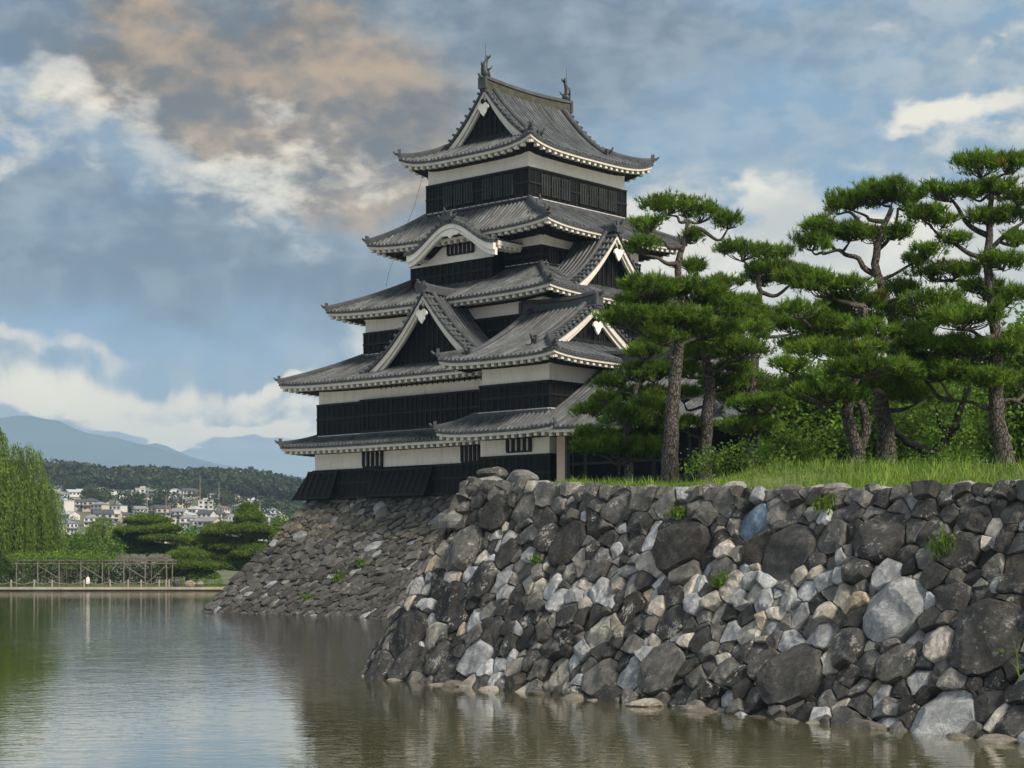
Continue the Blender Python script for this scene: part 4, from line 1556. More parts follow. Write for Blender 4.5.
def needles(mb, C, rg, dirs, L=0.17, n=9, w=0.011, col=None):
    """bottle-brush tufts at C (m,3): n narrow needles each, spread around dirs"""
    m = len(C)
    D = dirs[:, None] + rg.normal(0, 0.55, (m, n, 3))
    D /= np.linalg.norm(D, axis=2)[..., None]
    ln = L * rg.uniform(0.7, 1.25, (m, n, 1))
    side = np.cross(D, rg.normal(size=(m, n, 3)))
    side /= np.linalg.norm(side, axis=2)[..., None]
    root = C[:, None] + dirs[:, None] * rg.uniform(-0.06, 0.08, (m, n, 1))
    a = root - side * w
    b = root + side * w
    t = root + D * ln
    V = np.stack([a, b, t], 2).reshape(-1, 3)
    F = np.arange(m * n * 3).reshape(-1, 3)
    if col is None:
        col = np.ones((m, 3))
    cc = np.repeat(col, n * 3, 0)
    cc = cc * np.tile(np.array([0.8, 0.8, 1.12]), m * n)[:, None]
    mb.add(V, F, col=np.concatenate([cc, np.ones((len(cc), 1))], 1))


def pine(label, Y, trunk_px, r0, r1, pads, seed, extra_trunks=(), base_z=None, dens=1.0, L=0.19, group='pines on the grass bank', limb_r=0.07):
    rg = np.random.default_rng(seed)
    tp = [at(x, y, Y + (dy if True else 0)) for (x, y, dy) in [(*q, 0) if len(q) == 2 else q for q in trunk_px]]
    tp = np.array(tp)
    b0 = tp[0].copy()
    gz = float(bank_z(b0[0], b0[1])) if base_z is None else base_z
    tp[0][2] = min(tp[0][2], gz) - 0.1
    t = thing('pine_tree', label, 'pine tree', (b0[0], b0[1], gz), group=group)
    path = smooth_path(tp, 26)
    tm = MB()
    f = np.linspace(0, 1, 26)
    rr = r0 + (r1 - r0) * f ** 0.85
    rr[:3] *= [1.35, 1.16, 1.05]
    path = path + rg.normal(0, 0.018, path.shape)
    tm.tube(path, rr, 12)
    paths = [path]
    for ex, ra, rb in extra_trunks:
        q = smooth_path([at(x, y, Y + 0.15) for x, y in ex], 14)
        tm.tube(q, np.linspace(ra, rb, 14), 9)
        paths.append(q)
    allp = np.vstack(paths)
    cm, lm = MB(), MB()
    for pd in pads:
        px, py, rx, ry = pd[:4]
        dy = pd[4] if len(pd) > 4 else rg.normal(0, 0.8)
        c = at(px, py, Y + dy)
        sx, sz = rx / FPX * Y * 1.05, ry / FPX * Y * 1.05
        sy = sx * rg.uniform(0.75, 1.0)
        # limb from the trunk below the pad
        under = c + np.array([0, 0, -sz * 0.7])
        cand = allp[allp[:, 2] < c[2] + 0.1]
        if len(cand) == 0:
            cand = allp[:3]
        k = np.argmin(np.linalg.norm((cand - under) * np.array([1, 1, 1.5]), axis=1) + 0.3 * np.abs(under[2] - 0.35 - cand[:, 2]))
        s = cand[k]
        dist = np.linalg.norm(under - s)
        if dist > 0.25:
            mid1 = s + (under - s) * 0.35 + rg.normal(0, 0.10, 3) * min(1, dist) + np.array([0, 0, -0.06 * dist])
            mid2 = s + (under - s) * 0.7 + rg.normal(0, 0.12, 3) * min(1, dist) + np.array([0, 0, -0.04 * dist])
            q = smooth_path([s, mid1, mid2, under], 12)
            lm.tube(q, np.linspace(min(limb_r * 1.25, 0.035 + 0.04 * dist), 0.024, 12), 6)
        # twigs fanning out under the pad
        nt = int(8 + 10 * sx * sy)
        tips = []
        for _ in range(nt):
            a = rg.uniform(0, 2 * pi)
            r = sqrt(rg.random()) * 0.88
            tip = c + np.array([sx * r * cos(a), sy * r * sin(a), sz * (0.1 + 0.45 * (1 - r * r)) * rg.uniform(0.4, 1)])
            mid = under + (tip - under) * 0.55 + rg.normal(0, 0.06, 3) + np.array([0, 0, -0.05])
            lm.tube(smooth_path([under, mid, tip], 6), np.linspace(0.022, 0.007, 6), 4, caps=False)
            tips.append(tip)
        tips = np.array(tips)
        # tufts gathered in clumps round the twig tips, so gaps show between them
        ncl = max(9, int((sx * sy) * 54 * dens))
        cl = []
        nl = int(rg.integers(4, 8))
        lob = []
        for q in range(nl):
            a = 2 * pi * q / nl + rg.normal(0, 0.4)
            r = rg.uniform(0.25, 0.8)
            lob.append((r * cos(a), r * sin(a), rg.uniform(0.32, 0.52), rg.uniform(-0.25, 0.55)))
        lob.append((0, 0, 0.5, 0.5))
        for _ in range(ncl):
            lx, ly, lr, lz = lob[rg.integers(len(lob))]
            a = rg.uniform(0, 2 * pi)
            r = sqrt(rg.random())
            h = sqrt(max(0, 1 - r * r))
            cl.append(c + np.array([sx * (lx + lr * r * cos(a)), sy * (ly + lr * r * sin(a)), sz * (lz * 0.8 + h * rg.uniform(-0.1, 0.75) - 0.25)]))
        cl = np.vstack([np.array(cl), tips])
        per = 9
        n_t = len(cl) * per
        Ct = np.repeat(cl, per, 0) + rg.normal(0, 1, (n_t, 3)) * np.array([0.092, 0.092, 0.06])
        rel = (Ct - c) / np.array([sx, sy, max(sz, 0.15)])
        dirs = np.stack([rel[:, 0] * 0.55, rel[:, 1] * 0.55, np.full(n_t, 0.85)], 1) + rg.normal(0, 0.25, (n_t, 3))
        dirs /= np.linalg.norm(dirs, axis=1)[:, None]
        tone = np.repeat(rg.uniform(0.6, 1.35, len(cl)), per) * rg.uniform(0.88, 1.12, n_t)
        col = np.stack([tone * rg.uniform(0.9, 1.15, n_t), tone, tone * 0.95], 1)
        brown = np.repeat(rg.random(len(cl)) < 0.012, per)
        col[brown] *= np.array([1.5, 0.8, 0.9])
        needles(cm, Ct, rg, dirs, L * rg.uniform(0.75, 1.2), 9, 0.013, col)
    tm.build('trunk', M['plated'], t, smooth=True)
    lm.build('branches', M['bark'], t, smooth=True)
    cm.build('crown', M['needle'], t)
    return t


pine('tall straight pine with grey trunk and flat pads in front of the turret roof', 56,
     [(668, 468), (671, 440), (673, 410), (675, 375), (678, 345), (682, 318), (681, 295), (678, 268), (683, 245), (688, 222)], 0.27, 0.07,
     [(668, 205, 27, 14, 0), (700, 213, 24, 14, .4), (728, 222, 17, 9, 0), (648, 226, 21, 11, -.6), (645, 247, 17, 11, -.8), (690, 238, 12, 8, 0), (650, 288, 38, 14, -.5), (692, 292, 36, 15, .3),
      (716, 302, 24, 13, .8), (628, 318, 40, 13, -.8), (672, 318, 44, 14, 0), (704, 330, 34, 14, .6), (662, 338, 28, 11, -.6), (640, 303, 24, 10, .5), (690, 268, 14, 8, 0.5)], 21)
pine('dark leaning pine just behind the tall straight pine, lower pads over a dim roof', 61,
     [(703, 460), (706, 430), (709, 400), (708, 372), (703, 350), (697, 333), (700, 315)], 0.24, 0.10,
     [(715, 345, 30, 13), (738, 352, 28, 13), (690, 370, 22, 11), (722, 384, 24, 10), (742, 334, 30, 12), (700, 352, 26, 11), (684, 395, 20, 11), (686, 425, 18, 9), (724, 312, 28, 12), (735, 370, 20, 9)], 22)
pine('slim pine standing alone against the bright sky between the two pine groups', 66,
     [(752, 452), (752, 425), (753, 395), (754, 365), (756, 340), (758, 315), (760, 295), (757, 275)], 0.23, 0.08,
     [(742, 252, 30, 13, 0), (780, 254, 18, 10, 0), (766, 273, 36, 13, .5), (724, 284, 24, 10, 0), (799, 277, 22, 10, 0), (735, 307, 30, 11, -.5), (764, 318, 36, 12, 0), (792, 326, 24, 11, .5), (746, 384, 30, 13, 0), (768, 404, 30, 12, -.5),
      (738, 426, 28, 10, 0), (783, 392, 18, 8, 0), (726, 398, 20, 9, .6), (762, 428, 22, 8, -.4)], 23)
pine('low bushy pine with dense pads spreading before the turret wall', 60,
     [(628, 470), (630, 450), (627, 430), (632, 405), (640, 380), (645, 360)], 0.17, 0.06,
     [(645, 352, 20, 12), (640, 374, 28, 13), (612, 384, 16, 9), (596, 410, 22, 9), (645, 398, 32, 14), (595, 436, 22, 9), (625, 418, 26, 12), (652, 426, 30, 14), (612, 447, 26, 10), (642, 450, 36, 12), (660, 372, 18, 11), (606, 400, 14, 8),
      (586, 448, 16, 8), (632, 437, 30, 12), (655, 408, 24, 12)], 24, dens=1.25)
pine('twin-stemmed pine with looping lower branches left of the thick-trunked pine', 50,
     [(857, 470), (857, 452), (851, 432), (848, 412), (851, 393), (858, 372), (865, 350), (866, 328), (863, 308)], 0.22, 0.08,
     [(805, 280, 26, 11), (824, 288, 28, 13), (800, 311, 24, 11), (820, 325, 36, 13), (848, 306, 34, 14), (800, 346, 28, 12), (840, 352, 42, 13), (862, 370, 44, 12), (826, 394, 40, 12), (798, 386, 20, 9), (870, 330, 24, 12), (790, 366, 18, 8), (836, 336, 30, 11), (880, 386, 26, 10), (852, 286, 18, 9)], 25,
     extra_trunks=[([(858, 452), (866, 430), (863, 408), (853, 394)], 0.16, 0.10), ([(857, 402), (846, 399), (838, 396), (826, 404), (812, 403), (800, 398)], 0.075, 0.04), ([(864, 342), (852, 345), (838, 342), (826, 332)], 0.075, 0.04), ([(850, 398), (866, 397), (876, 390)], 0.06, 0.04)])
pine('thick-trunked pine rising above the twin-stemmed one with a flat top', 54,
     [(886, 466), (886, 440), (882, 410), (884, 385), (893, 355), (894, 325), (884, 295), (876, 270), (878, 246), (884, 225), (892, 208)], 0.30, 0.07,
     [(852, 200, 30, 14, 0), (882, 195, 34, 13, 0), (908, 200, 18, 10, 0), (838, 208, 12, 9, 0), (820, 228, 18, 9, 0), (812, 243, 20, 11, 0), (850, 234, 30, 10, .5), (876, 237, 22, 8, 0), (902, 232, 15, 9, 0), (926, 251, 17, 9, -.5), (914, 262, 14, 8, 0),
      (895, 310, 26, 12), (905, 332, 30, 13), (898, 350, 26, 13), (890, 376, 40, 12), (918, 394, 34, 12), (900, 290, 22, 10), (860, 318, 20, 9), (930, 318, 26, 11)], 26,
     extra_trunks=[([(876, 275), (864, 268), (858, 258), (846, 255), (838, 250), (824, 254)], 0.10, 0.04), ([(878, 250), (888, 240), (896, 222), (898, 208)], 0.07, 0.035), ([(880, 280), (893, 275), (908, 266), (920, 258)], 0.06, 0.03)])
pine('tallest pine with a leaning grey trunk at the end of the bank', 50,
     [(1006, 470), (1003, 445), (998, 420), (996, 390), (997, 360), (995, 330), (991, 295), (987, 262), (989, 235), (991, 205), (992, 178)], 0.29, 0.06,
     [(980, 168, 28, 14, 0), (1006, 165, 22, 13, 0), (944, 194, 28, 10, 0), (972, 192, 20, 9, .4), (998, 188, 24, 9, 0), (1018, 200, 16, 10, 0), (925, 214, 20, 9, 0), (942, 222, 16, 8, 0), (985, 218, 18, 8, 0), (1012, 216, 20, 8, 0), (954, 240, 12, 6, 0), (1018, 240, 12, 8, 0),
      (950, 273, 34, 11), (1003, 262, 24, 10), (932, 300, 32, 12), (962, 320, 44, 14), (1006, 298, 24, 12), (932, 345, 38, 13), (975, 350, 42, 14), (940, 372, 40, 13), (988, 378, 34, 12), (1020, 338, 18, 11), (985, 288, 24, 9), (915, 362, 26, 11), (1018, 382, 18, 8)], 27,
     extra_trunks=[([(989, 236), (976, 230), (966, 222), (958, 208), (952, 200)], 0.09, 0.04), ([(987, 258), (970, 254), (955, 244), (942, 238), (932, 228)], 0.08, 0.03), ([(988, 252), (1000, 240), (1012, 230), (1024, 222)], 0.08, 0.04), ([(998, 412), (985, 408), (970, 402), (952, 400)], 0.08, 0.03), ([(998, 404), (1010, 400), (1024, 405)], 0.07, 0.04)])


def leaves(mb, C, rg, size, col, droop=0.2):
    """one small two-triangle leaf at each C"""
    m = len(C)
    d = rg.normal(size=(m, 3)) + np.array([0, 0, -droop])
    d /= np.linalg.norm(d, axis=1)[:, None]
    s = np.cross(d, rg.normal(size=(m, 3)))
    s /= np.linalg.norm(s, axis=1)[:, None]
    L = size * rg.uniform(0.6, 1.3, (m, 1))
    V = np.stack([C - d * L * 0.5, C + s * L * 0.32, C + d * L * 0.5, C - s * L * 0.32], 1).reshape(-1, 3)
    cc = np.repeat(col, 4, 0)
    mb.add(V, np.arange(m * 4).reshape(-1, 4), col=np.concatenate([cc, np.ones((len(cc), 1))], 1))


def tone(rg, n, k=1.0, spread=0.22):
    t = k * rg.uniform(1 - spread, 1 + spread, n)
    return np.stack([t * rg.uniform(0.85, 1.2, n), t, t * rg.uniform(0.8, 1.05, n)], 1)


def broad_tree(name, label, base, clumps, seed, leaf=0.14, per=420, mat='leaf', trunk_r=0.2, group=None, cat='tree', dens=1.0, limbs=True):
    """clumps: (dx, dy, z, rx, ry, rz) relative to the base; leaves fill a ragged shell of each clump"""
    rg = np.random.default_rng(seed)
    base = np.asarray(base, float)
    t = thing(name, label, cat, base, group=group)
    cm, tm = MB(), MB()
    top = max(c[2] for c in clumps)
    if limbs:
        tr = smooth_path([base + (0, 0, -0.2), base + (0.15, 0, top * 0.35), base + (-0.1, 0.1, top * 0.8)], 10)
        tm.tube(tr, np.linspace(trunk_r, trunk_r * 0.4, 10), 8)
    for dx, dy, z, rx, ry, rz in clumps:
        c = base + (dx, dy, z)
        if limbs:
            s = tr[min(9, int(4 + 4 * min(1, z / top)))]
            tm.tube(smooth_path([s, (s + c) / 2 + rg.normal(0, 0.1, 3), c], 7), np.linspace(trunk_r * 0.45, 0.02, 7), 5)
        n = int(per * dens * (rx * ry + ry * rz + rx * rz) / 3)
        nc = max(5, n // 14)
        u = rg.normal(size=(nc, 3))
        u /= np.linalg.norm(u, axis=1)[:, None]
        r = rg.uniform(0.35, 1.0, (nc, 1)) ** 0.6
        r = r * (1 + 0.16 * np.sin(u[:, :1] * 5 + seed) + 0.14 * np.sin(u[:, 2:] * 7 + u[:, 1:2] * 4))
        cl = c + u * r * np.array([rx, ry, rz])
        C = np.repeat(cl, 14, 0) + rg.normal(0, 1, (nc * 14, 3)) * leaf * 1.5
        tn = tone(rg, nc)
        leaves(cm, C, rg, leaf, np.repeat(tn, 14, 0) * rg.uniform(0.85, 1.15, (nc * 14, 1)))
    if limbs:
        tm.build('trunk', M['bark'], t, smooth=True)
    cm.build('crown', M[mat], t)
    return t


def px_clumps(Y, base, L, flat=1.0):
    out = []
    rg = np.random.default_rng(int(Y))
    for px, py, rx, ry in L:
        c = at(px, py, Y) - base
        out.append((c[0], rg.normal(0, rx / FPX * Y * 0.5), c[2], rx / FPX * Y, rx / FPX * Y * 0.8, ry / FPX * Y))
    return out


def ground_at(px, Y):
    x = (px - 512) / FPX * Y
    return np.array([x, Y, float(bank_z(x, Y))])


G1 = ground_at(820, 74)
broad_tree('leafy_tree', 'bright green leafy tree filling the gap below the twin-stemmed pine', G1,
           px_clumps(74, G1, [(790, 425, 22, 22), (815, 400, 26, 26), (845, 410, 30, 24), (800, 452, 30, 18), (840, 445, 34, 22), (875, 430, 28, 22), (870, 395, 24, 20), (868, 455, 26, 14), (775, 405, 20, 16), (770, 448, 22, 16), (825, 425, 40, 30), (845, 385, 30, 18), (890, 450, 26, 18), (785, 460, 26, 10), (820, 462, 34, 8)]), 31, 0.20, 3400)
G2 = ground_at(940, 72)
t2 = broad_tree('leafy_tree', 'leafy tree with a black forked trunk seen between the two right-hand pines', G2,
           px_clumps(72, G2, [(915, 420, 30, 26), (950, 395, 34, 26), (975, 425, 30, 30), (930, 385, 26, 20), (900, 395, 24, 20), (962, 452, 30, 14), (990, 400, 24, 24), (985, 455, 22, 14), (935, 410, 50, 24), (905, 440, 26, 24), (925, 450, 34, 16), (945, 430, 36, 24), (910, 380, 28, 16), (985, 435, 26, 24), (960, 375, 34, 16), (945, 464, 60, 7)]), 32, 0.15, 420, limbs=False)
tm = MB()
tm.tube(smooth_path([at(934, 472, 70.6), at(935, 455, 70.6), at(946, 441, 70.8), at(957, 424, 70.6), at(962, 405, 70.6), at(972, 385, 70.6)], 20) + np.random.default_rng(3).normal(0, 0.03, (20, 3)), np.linspace(0.30, 0.07, 20), 8)
tm.tube(smooth_path([at(935, 458, 70.6), at(922, 449, 70.6), at(908, 443, 70.4), at(894, 428, 70.6), at(886, 410, 70.6)], 14) + np.random.default_rng(4).normal(0, 0.03, (14, 3)), np.linspace(0.24, 0.05, 14), 8)
tm.tube(smooth_path([at(950, 434, 70.6), at(940, 424, 70.6), at(936, 408, 70.6)], 8), np.linspace(0.11, 0.04, 8), 6)
tm.build('trunk', M['shade_trunk'], t2, smooth=True)
G3 = ground_at(1030, 64)
broad_tree('leafy_tree', 'yellow-green leafy tree showing behind the tallest pine trunk', G3,
           px_clumps(64, G3, [(1012, 425, 22, 26), (1035, 400, 34, 36), (1020, 360, 26, 26), (1018, 452, 26, 14), (1045, 350, 30, 40), (1000, 440, 14, 16)]), 33, 0.20, 3400)
G7 = ground_at(850, 88)
broad_tree('leafy_tree', 'dense dark green tree filling the back of the bank behind the twin-stemmed pine', G7,
           px_clumps(88, G7, [(790, 440, 34, 26), (830, 425, 40, 40), (870, 435, 40, 34), (850, 400, 34, 24), (810, 400, 26, 18), (835, 385, 30, 18), (785, 412, 22, 18)]), 37, 0.30, 900)
G8 = ground_at(950, 92)
broad_tree('leafy_tree', 'dense dark green tree closing the gap behind the black forked trunk', G8,
           px_clumps(92, G8, [(900, 435, 34, 30), (940, 430, 40, 36), (985, 435, 40, 34), (920, 398, 30, 18), (970, 400, 34, 22), (1020, 430, 36, 36), (1022, 375, 34, 40), (985, 378, 30, 24), (948, 382, 30, 22), (905, 392, 28, 22)]), 38, 0.30, 900)
G4 = ground_at(790, 58)
broad_tree('shrub', 'round green shrub at the foot of the slim pine', G4,
           px_clumps(58, G4, [(776, 452, 15, 14), (792, 446, 18, 18), (808, 455, 18, 12)]), 34, 0.11, 2600, limbs=False, cat='shrub')
G5 = ground_at(742, 50)
broad_tree('shrub', 'pale feathery shrub on the bank below the slim pine', G5,
           px_clumps(50, G5, [(732, 460, 26, 11), (756, 456, 16, 14), (708, 463, 24, 9), (778, 462, 18, 9)]), 35, 0.10, 2400, mat='blade', limbs=False, cat='shrub')
G6 = ground_at(886, 49)
broad_tree('shrub', 'thin weedy shrub round the foot of the thick-trunked pine', G6,
           px_clumps(49, G6, [(872, 462, 16, 7), (898, 461, 18, 8), (945, 456, 26, 9)]), 36, 0.09, 900, limbs=False, cat='shrub')

# ---- grass on the bank: nobody could count it -------------------
rg = np.random.default_rng(40)
gr = MB()


def blades(mb, C, h, w, rg, lean=0.35, colk=1.0):
    m = len(C)
    yaw = rg.uniform(0, 2 * pi, m)
    s = np.stack([np.cos(yaw), np.sin(yaw), np.zeros(m)], 1) * w
    ln = rg.normal(0, lean, (m, 2)) * h[:, None]
    mid = C + np.concatenate([ln * 0.35, (h * 0.6)[:, None]], 1)
    tip = C + np.concatenate([ln, h[:, None]], 1)
    V = np.stack([C - s, C + s, mid + s * 0.7, mid - s * 0.7, tip], 1).reshape(-1, 3)
    I = np.arange(m)[:, None] * 5
    tn_ = tone(rg, m, colk, 0.3)
    dry = np.clip(0.5 + 0.5 * np.sin(C[:, 0] * 0.8 + 1.0) * np.sin(C[:, 1] * 0.55) + rg.normal(0, 0.35, m) - 0.6, 0, 1)[:, None]
    tn_ = tn_ * (1 - dry) + tn_ * np.array([1.45, 1.12, 1.1]) * dry
    cc = np.repeat(tn_, 5, 0)
    col = np.concatenate([cc, np.ones((len(cc), 1))], 1)
    n0 = mb.n
    mb.add(V, I + np.array([0, 1, 2, 3]), col=col)
    mb.f.append((I + np.array([3, 2, 4]) + n0, 0))


n = 86000
k = rg.uniform(-0.3, 31, n)
e = rg.random(n) ** 1.7 * 26 + 0.25
ok = (k > 3.3 + rg.normal(0, 0.35, n)) | (rg.random(n) < 0.05)
k, e = k[ok], e[ok]
n = len(k)
Q = CORNER + WD * k[:, None] + LD * e[:, None]
C = np.column_stack([Q, bank_z(Q[:, 0], Q[:, 1]) - 0.03])
h = rg.uniform(0.05, 0.125, n) * (1 + 0.6 * np.sin(Q[:, 0] * 1.7) * np.sin(Q[:, 1] * 1.1))
h = np.maximum(h, 0.05)
bare = np.sin(Q[:, 0] * 0.55 + 2.0) + np.sin(Q[:, 1] * 0.8 - Q[:, 0] * 0.4) + rg.normal(0, 0.35, n) < -1.15
h[bare] *= 0.35
lush = np.sin(Q[:, 0] * 1.1 + Q[:, 1] * 0.3) + rg.normal(0, 0.4, n) > 0.9
h[lush] *= 1.7
blades(gr, C, h, 0.012, rg)
# taller weeds
n = 9000
k = rg.uniform(3.6, 25, n)
e = rg.uniform(1.0, 18, n)
Q = CORNER + WD * k[:, None] + LD * e[:, None]
keepm = (np.sin(Q[:, 0] * 0.9 + 0.4) + np.sin(Q[:, 1] * 0.53) + rg.normal(0, 0.5, n)) > 0.4
Q = Q[keepm]
C = np.column_stack([Q, bank_z(Q[:, 0], Q[:, 1]) - 0.03])
blades(gr, C, rg.uniform(0.12, 0.42, len(C)), 0.014, rg, 0.3, 1.1)
n = 2600
k = rg.uniform(3.6, 27, n)
k = k[np.sin(k * 2.1) + np.sin(k * 5.3 + 1) + rg.normal(0, 0.4, n) > 0.5]
Q = CORNER + WD * k[:, None] + LD * rg.uniform(-0.05, 0.35, len(k))[:, None]
C = np.column_stack([Q, bank_z(Q[:, 0], Q[:, 1]) + 0.02])
blades(gr, C, rg.uniform(0.1, 0.26, len(C)), 0.012, rg, 0.7, 0.95)
# fringe of stems before the bushy pine
n = 2600
px_ = rg.uniform(572, 690, n)
Yv = rg.uniform(50, 57, n)
X_ = (px_ - 512) / FPX * Yv
C = np.column_stack([X_, Yv, bank_z(X_, Yv) - 0.03])
blades(gr, C, rg.uniform(0.2, 0.5, n), 0.018, rg, 0.25, 1.15)
tag(gr.build('grass', M['blade']), kind='stuff')

# ---- weeds in the joints -----------------------------------------
weeds = [(wall_point, 11.6, 0.56, 0.30, 'sparse weed sprouting halfway up the wall below the slim pine'), (wall_point, 9.4, 0.86, 0.25, 'small weed under the coping left of the blue-grey stone'),
         (wall_point, 13.6, 0.90, 0.35, 'leafy weed hanging under the coping right of the blue-grey stone'), (wall_point, 16.9, 0.72, 0.45, 'straggly weed beside the large upright boulder near the coping'),
         (wall_point, 20.2, 0.28, 0.75, 'tall dry weed near the wall foot beside the largest dark boulder'), (wall_point, 5.2, 0.62, 0.2, 'tiny weed between pale stones near the wall corner'),
         (base_point, 0, 0.30, 0.6, 'green fern clump low on the castle base'), (base_point, 1, 0.14, 0.55, 'green weed tuft near the water on the castle base'), (base_point, 2, 0.42, 0.4, 'small green weed higher on the castle base')]
for i, (fn, u, v, sz, lab) in enumerate(weeds):
    r2 = np.random.default_rng(100 + i)
    if fn is base_point:
        u = cum_[1] + (9.2, 8.6, 9.6)[u]
    p = fn(u, v, 0.08)
    m = MB()
    n = 70
    C = p + r2.normal(0, 1, (n, 3)) * np.array([0.3, 0.2, 0.15]) * sz
    blades(m, C, r2.uniform(0.3, 0.9, n) * sz, 0.012 if fn is wall_point else 0.02, r2, 0.6)
    leaves(m, p + r2.normal(0, 1, (n, 3)) * np.array([0.32, 0.25, 0.3]) * sz + np.array([0, 0, 0.3 * sz]), r2, 0.09 if fn is wall_point else 0.16, tone(r2, n))
    o = m.build('wall_weed', M['leaf'], off=p)
    o.location = p
    tag(o, lab, 'weed', 'weeds growing from the stone joints')
# ================================================================== FAR BANK
FB = 0.386


def far_base(px, Y):
    return np.array([(px - 512) / FPX * Y, Y, FB])


def willow(label, base, crowns, seed, n_str, trunk_r=0.4):
    """weeping willow: leafy domes with long hanging strands"""
    rg = np.random.default_rng(seed)
    t = thing('willow_tree', label, 'willow', base, group='willows on the far bank')
    tm, cm = MB(), MB()
    H = max(c[2] + c[5] for c in crowns)
    tr = smooth_path([base + (0, 0, -0.2), base + (0.3, 0, H * 0.3), base + (-0.2, 0.2, H * 0.6)], 9)
    tm.tube(tr, np.linspace(trunk_r, trunk_r * 0.5, 9), 9)
    for (dx, dy, z, rx, ry, rz, low) in crowns:
        c = base + (dx, dy, z)
        tm.tube(smooth_path([tr[6], (tr[6] + c) / 2 + (0, 0, 0.5), c + (0, 0, rz * 0.4)], 7), np.linspace(trunk_r * 0.5, 0.05, 7), 6)
        ns = int(n_str * rx * ry)
        for _ in range(ns):
            a = rg.uniform(0, 2 * pi)
            r = sqrt(rg.random())
            x, y = rx * r * cos(a), ry * r * sin(a)
            top = c + np.array([x, y, rz * sqrt(max(0, 1 - r * r)) * rg.uniform(0.55, 1.0)])
            end = max(FB + low, c[2] - rz * rg.uniform(0.3, 1.9))
            if end > top[2] - 0.6:
                end = top[2] - 0.6
            k = int(np.clip((top[2] - end) / 0.30, 3, 26))
            f = np.linspace(0, 1, k)
            sway = np.array([x, y]) / max(rx, 0.1) * 0.9
            P = np.stack([top[0] + sway[0] * np.sqrt(f) * 0.8 + rg.normal(0, 0.05, k), top[1] + sway[1] * np.sqrt(f) * 0.8 + rg.normal(0, 0.05, k), top[2] + (end - top[2]) * f], 1)
            P = np.repeat(P, 3, 0) + rg.normal(0, 0.10, (k * 3, 3))
            m = len(P)
            d = np.stack([rg.normal(0, 0.35, m), rg.normal(0, 0.35, m), -np.ones(m)], 1)
            s = np.cross(d, rg.normal(size=(m, 3)))
            s /= np.linalg.norm(s, axis=1)[:, None]
            L = rg.uniform(0.25, 0.42, (m, 1))
            V = np.stack([P, P + d * L * 0.5 + s * 0.045, P + d * L, P + d * L * 0.5 - s * 0.045], 1).reshape(-1, 3)
            cc = np.repeat(tone(rg, m, rg.uniform(0.5, 1.3), 0.12), 4, 0)
            cm.add(V, np.arange(m * 4).reshape(-1, 4), col=np.concatenate([cc, np.ones((len(cc), 1))], 1))
    tm.build('trunk', M['bark'], t, smooth=True)
    cm.build('crown', M['willow'], t)
    return t


def wc(Y, base, L):
    out = []
    rg = np.random.default_rng(int(Y * 3))
    for px, py, rx, ry, low in L:
        c = at(px, py, Y) - base
        out.append((c[0], rg.normal(0, 0.6), c[2], rx / FPX * Y, rx / FPX * Y * 0.9, ry / FPX * Y, low))
    return out


b = far_base(-6, 199)
willow('large weeping willow at the far bank, its strands reaching the path', b,
       wc(199, b, [(0, 480, 22, 26, 3.2), (28, 462, 12, 20, 6), (10, 500, 28, 32, 2.2), (44, 508, 17, 34, 3.5), (30, 520, 22, 34, 3), (-30, 470, 32, 40, 2.2), (14, 455, 10, 14, 9), (52, 530, 9, 26, 3.6), (5, 545, 18, 26, 1.6), (-20, 440, 25, 25, 9)]), 51, 36)
b = far_base(100, 226)
willow('smaller weeping willow behind the trellis', b, wc(226, b, [(100, 530, 14, 14, 3.5), (86, 538, 12, 12, 3.5), (116, 536, 13, 14, 3.5), (104, 522, 9, 8, 5), (75, 546, 12, 10, 3)]), 52, 32)


def far_pine(label, Y, base_px, pads, seed):
    rg = np.random.default_rng(seed)
    base = far_base(base_px, Y)
    t = thing('pine_tree', label, 'pine tree', base, group='pines on the far bank')
    tm, cm = MB(), MB()
    top = at(pads[0][0], pads[0][1], Y)
    tr = smooth_path([base + (0, 0, -0.2), base + (0.3, 0, 1.5), (base + top) / 2 + (-0.3, 0, 0), top], 12)
    tm.tube(tr, np.linspace(0.3, 0.08, 12), 8)
    for px, py, rx, ry in pads:
        c = at(px, py, Y + rg.normal(0, 0.8))
        sx, sz = rx / FPX * Y, ry / FPX * Y
        k = np.argmin(np.abs(tr[:, 2] - c[2] + 0.5))
        tm.tube(smooth_path([tr[k], (tr[k] + c) / 2 + (0, 0, -0.2), c], 6), np.linspace(0.1, 0.03, 6), 5)
        n = int(190 * sx * sx + 90)
        a = rg.uniform(0, 2 * pi, n)
        r = np.sqrt(rg.random(n)) * (1 + 0.15 * np.sin(4 * a + seed))
        h = 1 - np.minimum(r, 1) ** 2
        C = c + np.stack([sx * r * np.cos(a), sx * 0.85 * r * np.sin(a), sz * (h * rg.uniform(-0.1, 1, n) - 0.25)], 1)
        C = np.repeat(C, 4, 0) + rg.normal(0, 0.12, (n * 4, 3))
        m = len(C)
        dirs = np.stack([rg.normal(0, 0.5, m), rg.normal(0, 0.5, m), np.ones(m)], 1)
        dirs /= np.linalg.norm(dirs, axis=1)[:, None]
        tn = np.repeat(tone(rg, n, 1.0, 0.3), 4, 0)
        needles(cm, C, rg, dirs, 0.30, 5, 0.035, tn)
    tm.build('trunk', M['bark'], t, smooth=True)
    cm.build('crown', M['needle_far'], t)
    return t


